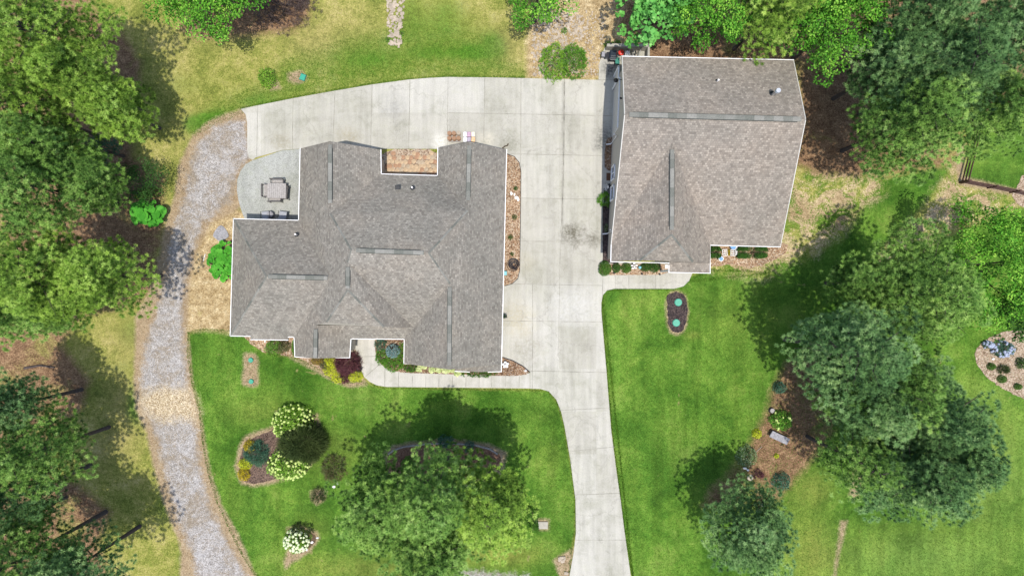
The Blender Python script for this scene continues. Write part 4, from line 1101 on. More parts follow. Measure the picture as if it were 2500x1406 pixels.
pine(0, 765, 11, 1.6, 'narrow pine cut by the left edge above the shaded clearing', 21, 'pine', group=WG)
pine(70, 1110, 12, 3.0, 'pine below the shaded clearing with a leaning trunk on its right', 22, 'pine', group=WG)
pine(-10, 1000, 12, 1.7, 'narrow pine cut by the left edge beside the shaded clearing', 23, 'pineblue', group=WG)
pine(-5, 1230, 13, 2.6, 'pine cut by the left edge in the lower left wood', 24, 'pineblue', group=WG)
pine(160, 1400, 12, 2.7, 'dark pine cut by the bottom edge in the lower left corner', 25, 'pineblue', group=WG)
pine(20, 1380, 14, 3.0, 'pine in the bottom left corner of the picture', 26, 'pine', group=WG)
BG = 'pines in the front lawn grove'
pine(925, 1250, 11, 3.2, 'left pine of the front lawn grove', 31, 'pine', group=BG, ncl=1.1)
pine(1060, 1215, 14.5, 3.2, 'middle pine of the front lawn grove, nearest the house', 32, 'pine', group=BG, ncl=1.1)
pine(1185, 1240, 13, 3.1, 'right pine of the front lawn grove beside the clipped dark hedge', 33, 'pineyel', group=BG, ncl=1.1)
pine(1045, 1365, 12, 3.0, 'pine of the front lawn grove cut by the bottom edge', 34, 'pine', group=BG, ncl=1.1)
EG = 'pines in the right garden'
pine(2090, 860, 15, 3.3, 'tall pine over the top of the right mulch bed', 41, 'pineblue', group=EG, ncl=1.1)
pine(2300, 1010, 14, 3.5, 'pine of the right grove reaching farthest towards the pale lawn', 42, 'pineblue', group=EG, ncl=1.1)
pine(2130, 985, 12, 2.7, 'pine above the grey slab bench in the right mulch bed', 43, 'pineblue', group=EG, ncl=1.1)
pine(2240, 1170, 13, 3.6, 'lowest pine of the large right grove', 44, 'pineblue', group=EG, ncl=1.0)
pine(2100, 1130, 11, 1.9, 'thin pine with bare dark branches over the grass strip', 45, 'pine', group=EG, ncl=.45)
pine(1835, 1300, 9, 3.3, 'dark pine standing alone below the right mulch bed', 46, 'pineblue', group=EG, ncl=1.1)
pine(2190, 960, 13, 3.0, 'pine in the middle of the large right grove', 49, 'pine', group=EG)
pine(2330, 1120, 12, 2.6, 'pine on the pale lawn side of the large right grove', 50, 'pineblue', group=EG)
pine(2270, 720, 13, 3.6, 'pine in front of the bright leafy tree at the right edge', 47, 'pine', group=EG, ncl=1.0)
pine(2125, 690, 9, 1.8, 'small pine at the left tip of the right middle trees', 48, 'pine', group=EG, ncl=.9)
NG = 'pines behind the garage on the right'
pine(2232, 295, 13, 3.7, 'light green pine right of the garage beside the bare brown ground', 51, 'pine', group=NG, ncl=1.2)
pine(2320, 170, 15, 3.8, 'dark pine between the light pine and the top right corner', 52, 'pineblue', group=NG)
pine(2450, 90, 15, 3.9, 'pine in the top right corner of the picture', 53, 'pineblue', group=NG)
pine(2440, 270, 14, 2.8, 'pine at the right edge above the brown rail fence', 54, 'pine', group=NG)
pine(2190, 150, 12, 2.8, 'pine behind the light green pine next to the leafy trees', 55, 'pineblue', group=NG)
pine(2250, 40, 14, 3.0, 'pine at the top edge right of the leafy trees', 56, 'pineblue', group=NG)
pine(1900, 5, 12, 2.4, 'yellow-green pine among the leafy trees behind the garage', 57, 'pineyel', group=NG)
LG = 'leafy trees at the wood edge'
broadleaf(500, -40, 8, 3.6, 'bright leafy tree at the top edge above the dry grass', 61, 'leaf', sy=.75, group=LG)
broadleaf(1310, -8, 7, 1.9, 'small leafy tree at the top edge above the white stones', 62, 'leaf', group=LG)
broadleaf(1614, 14, 8, 2.35, 'large-leaved tree behind the garden pad and grill', 63, 'leafbig', leaf=.30, big=True, group=LG)
broadleaf(1750, 32, 9, 2.4, 'leafy tree right of the large-leaved tree behind the garage', 64, 'leaf', group=LG)
broadleaf(2035, 62, 10, 3.0, 'broad leafy tree at the top right corner of the garage roof', 65, 'leaf', group=LG)
broadleaf(1960, 10, 9, 2.3, 'leafy tree at the top edge behind the yellow-green pine', 66, 'leaf', group=LG)
broadleaf(1690, -20, 8, 2.0, 'leafy tree at the top edge between two leafy trees behind the garage', 67, 'leaf', group=LG)
broadleaf(2415, 648, 10, 3.2, 'broad bright leafy tree at the right edge below the rail fence', 68, 'leaf', group=LG)
broadleaf(2490, 760, 9, 1.9, 'leafy tree cut by the right edge above the blue flowers', 69, 'leafdk', group=LG)
broadleaf(340, 445, 3, 1.6, 'low scrubby bush in shade above the bright big-leaf plant', 70, 'leafdk', leaf=.11, dens=.5, name='scrub_bush', group=None)
broadleaf(252, 365, 4, .9, 'small dark evergreen in shade among the left pines', 71, 'bluegreen', leaf=.10, name='small_tree', group=None)
# sunlit branch lobes low in the left wood
broadleaf(105, 1240, 4, .9, 'small dark bush in shade between the lower left pines', 72, 'leafdk', leaf=.11, name='scrub_bush', group=None)

# ------------------------------------------------------------------ shrubs and garden plants
shrub('shrub', 'bright green shrub on the grass left of the square green box lid', 'shrub', 648, 187, 21, 24, 1.1, 'hyd', 101)
shrub('feathery_shrub', 'left of the two feathery green shrubs on the stones above the driveway', 'shrub', 1352, 148, 32, 44, 1.6, 'hyd', 102, style='needle', group='two feathery shrubs above the driveway', nl=.16)
shrub('feathery_shrub', 'right of the two feathery green shrubs, darker, nearer the grill pad', 'shrub', 1401, 145, 32, 38, 1.6, 'green', 103, style='needle', group='two feathery shrubs above the driveway', nl=.18)
bigleaf('big_leaf_plant', 'bright big round-leaved plant at the wood edge left of the gravel lane', 355, 520, 40, 30, 1.5, 104, n=46, lr=.33, mat='elephant')
bigleaf('big_leaf_plant', 'big round-leaved plants against the left wall of the house', 543, 636, 38, 46, 1.0, 105, n=110, lr=.22, mat='elephant')
shrub('hydrangea', 'upper cream-flowered hydrangea of the island bed', 'shrub', 708, 1035, 50, 44, 1.8, 'hyd', 106, flowers=95)
shrub('hydrangea', 'lower cream-flowered hydrangea of the island bed', 'shrub', 698, 1138, 50, 37, 1.7, 'hyd', 107, flowers=95)
shrub('weeping_evergreen', 'dark spiky evergreen between the two hydrangeas of the island bed', 'shrub', 733, 1084, 48, 42, 2.5, 'dusk', 108, style='needle', nl=.62, dens=.9, spread=.8)
shrub('juniper', 'green feathery juniper between the yellow shrubs of the island bed', 'shrub', 624, 1108, 26, 26, .7, 'bluegreen', 109, style='needle', nl=.35)
shrub('yellow_shrub', 'golden shrub at the top left of the island bed', 'shrub', 607, 1090, 14, 16, .6, 'gold', 110, leaf=.06)
shrub('yellow_shrub', 'golden shrub at the bottom left corner of the island bed', 'shrub', 593, 1158, 15, 17, .6, 'gold', 111, leaf=.06)
shrub('yellow_shrub', 'green and yellow shrub above the bottom golden shrub of the island bed', 'shrub', 596, 1133, 17, 14, .6, 'yellow', 112, leaf=.06)
shrub('spiky_shrub', 'dark spiky shrub on the lawn left of the pine grove', 'shrub', 812, 1145, 26, 30, .9, 'bronze', 113, style='needle', nl=.36, dens=.6)
shrub('spiky_shrub', 'little spiky shrub on a bare soil patch of the front lawn', 'shrub', 776, 1211, 15, 17, .5, 'dusk', 114, style='needle', nl=.36, dens=.5)
shrub('hydrangea', 'white-flowered hydrangea alone near the bottom of the front lawn', 'shrub', 720, 1325, 31, 27, 1.2, 'hyd', 115, flowers=75, fmat='flowerw')
shrub('spiky_shrub', 'dark low evergreen behind the lone white hydrangea', 'shrub', 735, 1294, 26, 14, .7, 'dusk', 116, style='needle', nl=.25, dens=.7)
shrub('clipped_hedge', 'clipped dark green hedge beside the small concrete pad', 'hedge', 1300, 1268, 15, 30, 1.0, 'box', 117, dens=2.0, box=True, leaf=.07)
shrub('bare_brush', 'low purple-brown brush right of the top left leafy tree', 'brush', 690, 25, 62, 42, .5, 'brush', 118, style='needle', nl=.3, dens=.5, lump=.3)
shrub('bare_brush', 'smaller dark brush patch at the top edge by the dry grass', 'brush', 735, 0, 30, 22, .5, 'brush', 119, style='needle', nl=.3, dens=.5, lump=.3)
# front beds of the house
shrub('green_shrub', 'green shrub under the bay roof edge at the left front', 'shrub', 664, 851, 20, 21, .8, 'green', 120, leaf=.07)
shrub('green_shrub', 'darker shrub right of the bay downspout', 'shrub', 690, 846, 16, 15, .7, 'bronze', 121, leaf=.07)
shrub('green_shrub', 'narrow shrub squeezed against the porch gable wall', 'shrub', 716, 848, 6, 20, .6, 'green', 122, leaf=.06)
shrub('green_shrub', 'orange-tinged shrub under the porch gable edge', 'shrub', 776, 882, 20, 10, .6, 'orange', 123, leaf=.06)
shrub('green_shrub', 'dark green and orange shrub below the porch gable', 'shrub', 793, 890, 17, 14, .6, 'bronze', 124, leaf=.06)
shrub('yellow_shrub', 'yellow-green shrub left of the purple tree, under the gable edge', 'shrub', 806, 886, 17, 15, .7, 'yellow', 125, leaf=.06)
shrub('yellow_shrub', 'yellow-green ground shrub trailing below the purple tree', 'shrub', 806, 905, 18, 14, .5, 'yellow', 126, leaf=.06)
shrub('yellow_shrub', 'bright yellow shrub at the lowest point of the porch bed', 'shrub', 826, 923, 18, 13, .5, 'yellow', 127, leaf=.06)
shrub('yellow_shrub', 'bright yellow-green mound between the purple tree and the front walk', 'shrub', 866, 918, 20, 16, .6, 'yellow', 128, leaf=.06)
shrub('purple_maple', 'purple weeping maple by the front walk', 'shrub', 846, 889, 30, 25, 1.5, 'purple', 129, style='needle', nl=.28, dens=1.3)
shrub('purple_maple', 'trailing lower branch of purple foliage beside the yellow mound', 'shrub', 840, 920, 10, 14, .8, 'purple', 130, style='needle', nl=.22)
shrub('blue_spruce', 'round clipped blue spruce in the front bed', 'shrub', 957, 858, 16, 16, 1.2, 'spruce', 131, style='needle', nl=.10, dens=2.2, lump=.03)
shrub('juniper', 'blue-green juniper below the porch roof edge', 'shrub', 929, 842, 14, 14, .5, 'bluegreen', 132, style='needle', nl=.2)
shrub('juniper', 'light green spreading juniper left of the round blue spruce', 'shrub', 934, 872, 17, 18, .45, 'green', 133, style='needle', nl=.16, dens=1.5)
shrub('juniper', 'light green spreading juniper below the round blue spruce', 'shrub', 958, 890, 22, 16, .45, 'green', 134, style='needle', nl=.16, dens=1.5)
shrub('juniper', 'light green spreading juniper right of the round blue spruce', 'shrub', 979, 868, 9, 30, .45, 'green', 135, style='needle', nl=.16, dens=1.5)
shrub('juniper', 'dark green juniper under the corner of the front wing roof', 'shrub', 1003, 898, 16, 9, .5, 'box', 136, style='needle', nl=.16, dens=1.4)
for i, (x, y, w, l) in enumerate([(1022, 900, 8, 'first cream-leaved hosta from the left in the front strip'), (1035, 895, 6, 'small cream hosta set back near the wall in the front strip'), (1054, 903, 9, 'second large cream-leaved hosta of the front strip'), (1073, 901, 10, 'widest cream-leaved hosta in the middle of the front strip'), (1088, 906, 8, 'cream-leaved hosta right of the widest one'), (1102, 903, 8, 'cream-leaved hosta at the wall corner of the front wing'), (1117, 911, 9, 'last cream-leaved hosta beside the dark green hedge strip')]):
    bigleaf('hosta', l, x, y, w, w * .8, .35, 140 + i, n=26, lr=.11, mat='hosta', group='hostas along the front strip')
shrub('low_hedge', 'dark green creeping hedge under the front wing roof edge', 'hedge', 1168, 910, 42, 10, .45, 'box', 150, style='needle', nl=.15, dens=1.5)
# beds along the drive
for i, (x, y, r, l) in enumerate([(1259, 460, 6, 'small green plant above the white stones in the side bed'), (1256, 530, 7, 'small green plant in the middle of the side bed'), (1246, 579, 7, 'small plant against the wall side of the side bed'), (1250, 620, 5, 'tiny plant just above the black hose coil')]):
    shrub('small_plant', l, 'plant', x, y, r, r, .3, 'boxdk', 160 + i, leaf=.05, group='small plants in the side gravel bed', dens=.8)
shrub('leaning_shrub', 'loose green shrub spilling over the driveway edge by the garage windows', 'shrub', 1476, 486, 14, 15, .8, 'green', 165, style='needle', nl=.25)
shrub('bed_plant', 'sparse flowering plant in the dark bed by the garage wall', 'plant', 1481, 557, 7, 12, .35, 'white', 166, leaf=.06, dens=.35)
shrub('round_boxwood', 'largest round boxwood at the driveway corner of the garage front bed', 'shrub', 1478, 655, 16, 19, 1.0, 'box', 170, leaf=.055, dens=1.2, lump=.05)
shrub('round_boxwood', 'second round boxwood from the driveway in the garage front bed', 'shrub', 1506, 654, 11, 12, .7, 'boxdk', 171, leaf=.055, dens=1.2, lump=.05)
shrub('round_boxwood', 'third round boxwood from the driveway in the garage front bed', 'shrub', 1530, 654, 13, 13, .7, 'box', 172, leaf=.055, dens=1.2, lump=.05)
shrub('round_boxwood', 'left of the paired boxwoods right of the yard ornament', 'shrub', 1578, 652, 14, 11, .7, 'boxdk', 173, leaf=.055, dens=1.2, lump=.05)
shrub('round_boxwood', 'right of the paired boxwoods next to the porch roof', 'shrub', 1599, 652, 14, 13, .7, 'boxdk', 174, leaf=.055, dens=1.2, lump=.05)
shrub('clipped_hedge', 'short clipped hedge under the garage eave beside the porch', 'hedge', 1748, 616, 14, 15, .9, 'boxdk', 175, leaf=.055, dens=2.2, box=True, lump=.05)
shrub('clipped_hedge', 'long clipped hedge under the garage eave', 'hedge', 1838, 616, 40, 16, .9, 'boxdk', 176, leaf=.055, dens=2.2, box=True, lump=.05)
shrub('yellow_plant', 'yellow-leaved plant among the white lattice frames under the garage eave', 'plant', 1781, 616, 6, 8, .3, 'gold', 177, leaf=.05)
# right mulch bed
shrub('flowering_shrub', 'dark green shrub with pale flowers above the grey slab bench', 'shrub', 1911, 1028, 27, 24, 1.1, 'leaf', 180, leaf=.08, flowers=8)
shrub('yellow_shrub', 'yellow shrub left of the grey slab bench', 'shrub', 1850, 1060, 12, 12, .5, 'yellow', 181, leaf=.07)
shrub('yellow_shrub', 'tiny yellow-green plant in the middle of the right mulch bed', 'plant', 1897, 1113, 6, 6, .3, 'yellow', 182, leaf=.06)
shrub('variegated_shrub', 'white-flecked round shrub at the lawn edge of the right mulch bed', 'shrub', 1826, 1115, 24, 26, .8, 'white', 183, leaf=.07)
shrub('dark_shrub', 'dark shrub near the bottom tip of the right mulch bed', 'shrub', 1911, 1178, 22, 22, .9, 'bluegreen', 184, leaf=.08)
shrub('dark_shrub', 'dark blue-green shrub near the top of the right mulch bed', 'shrub', 1907, 948, 15, 15, 1.0, 'bluegreen', 185, leaf=.08)
shrub('dark_shrub', 'small brown-red shrub below the white-flecked shrub', 'shrub', 1852, 1158, 12, 10, .4, 'purple', 186, style='needle', nl=.2, dens=.5)
# right gravel bed
shrub('blue_hydrangea', 'blue-flowered hydrangea mound at the right edge', 'shrub', 2455, 853, 26, 20, .8, 'bluegreen', 190, leaf=.08, flowers=36, fmat='flowerb')
shrub('blue_hydrangea', 'small blue-flowered clump left of the large blue hydrangea', 'shrub', 2416, 842, 12, 8, .6, 'bluegreen', 191, leaf=.08, flowers=25, fmat='flowerb')
for i, (x, y, r, l) in enumerate([(2424, 895, 10, 'little round boxwood nearest the blue hydrangea in the right gravel bed'), (2450, 926, 11, 'middle little round boxwood of the right gravel bed'), (2489, 944, 9, 'lowest little round boxwood of the right gravel bed')]):
    shrub('round_boxwood', l, 'shrub', x, y, r, r * .9, .5, 'box', 192 + i, leaf=.05, dens=1.2, lump=.04, group='little boxwoods in the right gravel bed')
shrub('spiky_shrub', 'dark leafless-looking twiggy plant between the little boxwoods', 'plant', 2452, 901, 12, 8, .4, 'dusk', 196, style='needle', nl=.3, dens=.25)
shrub('dark_shrub', 'dark shrub cut by the right edge beside the gravel bed', 'shrub', 2500, 888, 12, 14, .8, 'leafdk', 197, leaf=.08)
shrub('green_shrub', 'bright weed bush above the concrete pad wall', 'plant', 1490, 108, 14, 8, .4, 'green', 198, leaf=.07, dens=.7)
shrub('green_shrub', 'small bright weed right of the weed bush above the pad wall', 'plant', 1510, 105, 8, 8, .4, 'green', 199, leaf=.07, dens=.7)
shrub('green_shrub', 'green weed tuft among the stones above the feathery shrubs', 'plant', 1378, 75, 9, 9, .3, 'green', 200, leaf=.07, dens=.6)
shrub('green_shrub', 'green weed tuft left of the upper stone strip', 'plant', 946, 97, 7, 8, .25, 'green', 201, leaf=.07, dens=.6)
shrub('green_shrub', 'green weed tuft right of the upper stone strip', 'plant', 981, 82, 7, 7, .25, 'green', 202, leaf=.07, dens=.6)
shrub('green_shrub', 'low green weeds in front of the bright big-leaf plant', 'plant', 370, 470, 26, 14, .4, 'green', 203, leaf=.09, dens=.35)
shrub('green_shrub', 'low grassy weeds above the big-leaf plant near the lane', 'plant', 345, 478, 18, 10, .3, 'yellow', 204, leaf=.08, dens=.25)
shrub('green_shrub', 'light bush at the grove corner under the pines', 'plant', 1000, 1135, 22, 20, .9, 'green', 205, leaf=.09)
shrub('green_shrub', 'dark low evergreen at the back edge of the grove bed', 'shrub', 1087, 1080, 16, 12, 1.2, 'bluegreen', 206, style='needle', nl=.2)
shrub('green_shrub', 'dark little evergreen near the curved stone edging of the grove', 'shrub', 1145, 1092, 11, 10, 1.0, 'bluegreen', 207, style='needle', nl=.2)

# ------------------------------------------------------------------ stones
rs = random.Random(5)
def rocks(name, pts, mat, label=None, parent=None, z=0.0, flat_=.55):
    b = MB()
    for (x, y, r) in pts:
        p = P(x, y); a = rs.uniform(.75, 1.3)
        b.ball((p.x, p.y, z + r * flat_ * .45), r, (a, 1 / a, flat_), sub=1, jit=.22, rng=rs)
    return b.build(name, mat, parent)
def strew(poly, n, r0, r1):
    xs = [p[0] for p in poly]; ys = [p[1] for p in poly]; out = []
    while len(out) < n:
        k = n * 3
        q = np.array([[rs.uniform(min(xs), max(xs)), rs.uniform(min(ys), max(ys))] for _ in range(k)])
        w = np.stack([(q[:, 0] - 1250) / PPM, (703 - q[:, 1]) / PPM], 1)
        for (x, y), d in zip(q, sdf(poly, w)):
            if d > 0 and len(out) < n: out.append((x, y, rs.uniform(r0, r1)))
    return out
tag(rocks('riprap', strew([(945, -40), (988, -40), (986, 20), (982, 60), (984, 95), (975, 115), (950, 108), (948, 70), (942, 20)], 300, .05, .15), M['stone']), 'strip of loose pale stones at the top centre', kind='stuff')
tag(rocks('riprap', strew([(1298, 50), (1340, 60), (1400, 20), (1440, 70), (1400, 120), (1420, 180), (1335, 192), (1303, 190), (1300, 120)], 480, .04, .15), M['stone']), 'loose pale stones around the feathery shrubs', kind='stuff')
tag(rocks('leaf_litter_stones', strew([(1330, 20), (1480, 30), (1475, 110), (1460, 190), (1400, 190), (1420, 90), (1340, 60)], 260, .03, .10), M['stone']), 'scattered small stones and litter above the driveway', kind='stuff')
def stone_thing(name, label, cat, pts, mat, z=0.02, group=None):
    o = rocks(name, pts, M[mat], z=z); return tag(o, label, cat, group)
for i, (x, y, r, l) in enumerate([(1248, 473, .13, 'uppermost white stone in the side bed'), (1260, 483, .15, 'largest white stone in the side bed'), (1256, 476, .11, 'small white stone between the others in the side bed'), (1265, 488, .12, 'white stone nearest the driveway in the side bed'),
        (1283, 905, .10, 'white stone at the tip of the pointed front bed'), (816, 1187, .12, 'white stone left of the pine grove'), (824, 1178, .10, 'white stone just below the spiky lawn shrub'), (762, 1323, .12, 'white stone right of the lone hydrangea'), (775, 1312, .09, 'small white stone at the edge of the hydrangea patch'), (749, 1340, .1, 'white stone below the lone hydrangea'),
        (1818, 1142, .14, 'white stone below the white-flecked shrub'), (1825, 1146, .11, 'second pale stone below the white-flecked shrub'), (1862, 1232, .12, 'white stone at the bottom tip of the right mulch bed'), (2424, 876, .12, 'pale stone above the little boxwoods')]):
    stone_thing('white_stone', l, 'stone', [(x, y, r)], 'whitestone', .06 if x > 1240 and x < 1290 else .02)
for i, (x, y, l) in enumerate([(1366, 1364, 'leftmost rock of the small heap beside the driveway'), (1374, 1369, 'lowest rock of the small heap beside the driveway'), (1378, 1362, 'right rock of the small heap beside the driveway'), (1371, 1360, 'topmost rock of the small heap beside the driveway'), (1382, 1398, 'rock by itself at the driveway edge near the bottom')]):
    stone_thing('garden_rock', l, 'rock', [(x, y, .17)], 'stone', 0, 'rock heap beside the driveway')
p = P(540, 571); m = MB(); m.prism([P(540 + 18 * math.cos(a) * (1 + .14 * math.sin(3 * a)), 571 + 18 * math.sin(a) * (1 + .15 * math.cos(4 * a))) for a in [i * .314 for i in range(20)]], -.02, .07)
tag(m.build('flat_stone', M['greystone']), 'flat pale grey stone slab on the dirt left of the house', 'stone')
p = P(1831, 1165); m = MB(); m.cyl((p.x, p.y, .03), .24, .06, seg=18); tag(m.build('stepping_stone', M['stone']), 'round pinkish stepping stone in the right mulch bed', 'stone')
# curved edging of grove
m = MB(); pts = [(948, 1108), (962, 1098), (985, 1090), (1040, 1083), (1100, 1081), (1160, 1086), (1195, 1095), (1215, 1108)]
m.tube([P(*q) + Vector((0, 0, .06)) for q in pts], .07, seg=6); tag(m.build('stone_edging', M['edging']), 'curved grey stone edging round the grove bed', 'edging')
# hex pavers
hexr = random.Random(8); kp = 0; hx = MB(); first = None
for j in range(6):
    for i in range(14):
        x = 938 + i * 10.4 + (5.2 if j % 2 else 0) + hexr.uniform(-2, 2); y = 376 + j * 10 + hexr.uniform(-2, 2)
        if x > 1064 or (j == 0 and hexr.random() < .6): continue
        p = P(x, y); b = MB(); b.cyl((0, 0, 0), .185, .05, seg=6)
        if first is None:
            first = b.build('hexagon_paver', M['terra']); o = first; me1 = first.data
            b2 = MB(); b2.cyl((0, 0, 0), .185, .05, seg=6); tmp = b2.build('x', flat('paver_grey', (.36, .28, .19), var=.25, scale=3)); me2 = tmp.data; bpy.data.objects.remove(tmp)
            b2 = MB(); b2.cyl((0, 0, 0), .185, .05, seg=6); tmp = b2.build('x', flat('paver_tan', (.42, .30, .18), var=.25, scale=3)); me3 = tmp.data; bpy.data.objects.remove(tmp)
        else:
            b.bm.free(); o = first.copy(); COL.objects.link(o)
            o.data = hexr.choice([me1, me2, me3, me3])
        kp += 1
        tone = {me1.name: 'terracotta', me2.name: 'mossy grey', me3.name: 'tan'}[o.data.name]
        ords = ['first', 'second', 'third', 'fourth', 'fifth', 'sixth', 'seventh', 'eighth', 'ninth', 'tenth', 'eleventh', 'twelfth', 'thirteenth', 'fourteenth']; rows = ['court row nearest driveway', 'second court row from driveway', 'third court row from driveway', 'third court row from house', 'second court row from house', 'court row nearest house']
        tag(o, f'{tone} hexagon paver, {ords[i]} place from left in {rows[j]}', 'paver', 'hexagon pavers of the rear court')
        o.location = (p.x, p.y, .035 + hexr.uniform(0, .02)); o.rotation_euler = (hexr.uniform(-.05, .05), hexr.uniform(-.05, .05), hexr.uniform(0, 1))
# paver stacks on pallet
p0 = P(1110, 336)
pal = thing('pallet', 'wooden pallet on the driveway under the terracotta paver stacks', 'pallet', (p0.x, p0.y, .05), -.02)
m = MB()
for i in range(6): m.box((-.42 + i * .17, 0, .12), (.12, .75, .02))
m.build('deck_boards', M['teak'], pal); m = MB()
for y in (-.33, 0, .33): m.box((0, y, .06), (.95, .08, .10))
m.build('stringer', M['teak'], pal)
names = ['top left', 'top middle', 'top right', 'bottom left', 'bottom middle', 'bottom right']
k = 0
for j in (0, 1):
    for i in range(3):
        st = MB()
        for L in range(9): st.cyl((hexr.uniform(-.008, .008), hexr.uniform(-.008, .008), L * .056 + .028), .165, .05, seg=8, rz=.39 + hexr.uniform(-.05, .05))
        o = st.build('paver_stack', M['terra'] if not (i == 2 and j == 0) else M['stone'])
        tag(o, f'{names[k]} stack of terracotta pavers on the pallet' if k != 2 else 'paler top right stack of pavers on the pallet', 'paver stack', 'six stacks of pavers on the pallet')
        o.location = (p0.x + (i - 1) * .34, p0.y + (.19 - .37 * j), .185); k += 1
p1 = P(1146, 337)
cr = thing('supply_pallet', 'pallet with bagged and wrapped goods beside the paver stacks', 'pallet', (p1.x, p1.y, .05))
m = MB(); m.box((0, 0, .06), (.98, .85, .11)); m.build('base', M['teak'], cr)
cc = [(.75, .74, .78), (.45, .30, .40), (.70, .66, .52), (.78, .78, .80), (.40, .35, .42), (.68, .45, .25)]
for i in range(6):
    m = MB(); m.box((0, 0, 0), (.30, .38, .22), bev=.06)
    o = m.build('packed_bag', flat('bag%d' % i, cc[i], var=.35, scale=14)); k2 = ['white bag at the upper left', 'mauve bag at the upper middle', 'tan bag at the upper right', 'white bag at the lower left', 'grey bag at the lower middle', 'orange-brown bag at the lower right'][i]
    tag(o, k2 + ' of the supply pallet', 'bag', 'bags on the supply pallet'); o.location = (p1.x + (i % 3 - 1) * .31, p1.y + (.2 if i < 3 else -.2), .28); o.rotation_euler = (0, 0, rs.uniform(-.15, .15))
p = P(1233, 358); m = MB(); m.tube([p + Vector((-.2, -.15, .08)), p + Vector((0, 0, .12)), p + Vector((.18, .05, .07)), p + Vector((.25, .2, .07))], .05); tag(m.build('pile_of_cord', M['stem']), 'small dark bundle on the driveway by the rear corner of the house', 'bundle')

# ------------------------------------------------------------------ green lids
def lid(px, py, r, label):
    p = P(px, py, .08); t = thing('septic_lid', label, 'lid', (p.x, p.y, .02), 0, 'round green septic lids')
    m = MB(); m.cyl((0, 0, .03), r, .07, seg=32); m.build('riser', M['greendk'], t)
    m = MB(); m.cyl((0, 0, .085), r * .95, .05, r2=r * .86, seg=32); l = m.build('cover', M['greenlid'], t)
    m = MB(); m.cyl((0, 0, .115), r * .12, .02, seg=12)
    for a in range(6): m.box((math.cos(a * 1.047) * r * .45, math.sin(a * 1.047) * r * .45, .111), (r * .6, .02, .012), rz=a * 1.047)
    m.build('cover_rib', M['greenlid'], l)
lid(612, 879, .19, 'upper green lid on the tan patch of the front lawn'); lid(613, 931, .19, 'lower green lid on the tan patch of the front lawn')
lid(1656, 738, .29, 'upper large green lid in the dark mulch oval'); lid(1651, 788, .29, 'lower large green lid in the dark mulch oval')
p = P(740, 190); t = thing('utility_box', 'square green utility box lid on bare soil above the driveway', 'utility box', (p.x, p.y, 0), -.35)
m = MB(); m.box((0, 0, .06), (.44, .50, .14), bev=.03); m.build('body', M['greendk'], t); m = MB(); m.box((0, 0, .145), (.36, .42, .03), bev=.01); m.build('cover', M['greenlid'], t)
p = P(1325, 1281); m = MB(); m.box((p.x, p.y, .03), (.78, .55, .12), bev=.02); tag(m.build('concrete_pad', M['conc2']), 'small square concrete pad beside the clipped hedge', 'pad')

# ------------------------------------------------------------------ patio set
tp = P(676, 466, .75); pz = .07
tb = thing('patio_table', 'square weathered grey wood table on the rear patio', 'table', (tp.x, tp.y, pz), -.02)
m = MB()
for i in range(9): m.box((-.62 + i * .155, 0, .73), (.148, 1.12, .035), bev=.006)
m.build('tabletop', M['teak'], tb)
m = MB(); m.box((0, .53, .68), (1.30, .05, .08)); m.box((0, -.53, .68), (1.30, .05, .08)); m.box((.66, 0, .68), (.05, 1.0, .08)); m.box((-.66, 0, .68), (.05, 1.0, .08)); m.build('apron', M['teakdk'], tb)
for sx in (-1, 1):
    for sy in (-1, 1):
        m = MB(); m.box((sx * .6, sy * .48, .355), (.08, .08, .71)); m.build('leg', M['teakdk'], tb)
def bench():
    t = thing('patio_bench', 'x', 'bench', (0, 0, 0), 0, 'wooden seats round the patio table')
    m = MB()
    for i in range(4): m.box((0, -.15 + i * .11, .43), (.92, .10, .03))
    m.build('seat', M['teak'], t)
    m = MB(); m.box((0, .27, .86), (.98, .05, .08)); m.box((0, .26, .60), (.92, .04, .05))
    for i in range(9): m.box((-.40 + i * .1, .265, .72), (.04, .02, .24))
    m.build('backrest', M['teakdk'], t)
    for sx in (-1, 1):
        for y, h in ((-.18, .62), (.25, .84)):
            m = MB(); m.box((sx * .46, y, h / 2), (.05, .05, h)); m.build('leg', M['teakdk'], t)
        m = MB(); m.box((sx * .46, .03, .63), (.06, .5, .03)); m.build('armrest', M['teakdk'], t)
    return t
b0 = bench()
for i, (x, y, rz, l) in enumerate([(678, 447, 0, 'weathered seat on the upper side of the patio table'), (652, 466, math.pi / 2, 'weathered seat tucked under the left side of the patio table'), (696, 471, -math.pi / 2 - .08, 'weathered seat pulled out on the right side of the patio table'), (672, 485, math.pi, 'weathered seat on the lower side of the patio table')]):
    o = b0 if i == 0 else copy_tree(b0)
    o['label'] = l; p = P(x, y, .5); o.location = (p.x, p.y, pz); o.rotation_euler = (0, 0, rz)
def lounge(x, y, l, rz):
    p = P(x, y, .6); t = thing('cushioned_chair', l, 'chair', (p.x, p.y, pz), rz, 'cushioned chairs under the patio eave')
    m = MB(); m.box((0, 0, .40), (.62, .62, .14), bev=.05); m.build('seat', flat('cushion_grey', (.30, .31, .34)), t)
    m = MB(); m.box((0, -.30, .70), (.62, .12, .5), rx=.15, bev=.05); m.build('backrest', bpy.data.materials['cushion_grey'], t)
    for sx in (-1, 1):
        m = MB(); m.tube([(sx * .33, .3, 0), (sx * .33, .3, .58), (sx * .33, -.3, .6), (sx * .33, -.34, 0)], .022); m.build('leg', M['black'], t)
lounge(648, 526, 'grey cushioned chair mostly hidden by the eave, left one', .1); lounge(690, 526, 'grey cushioned chair mostly hidden by the eave, right one', -.1)
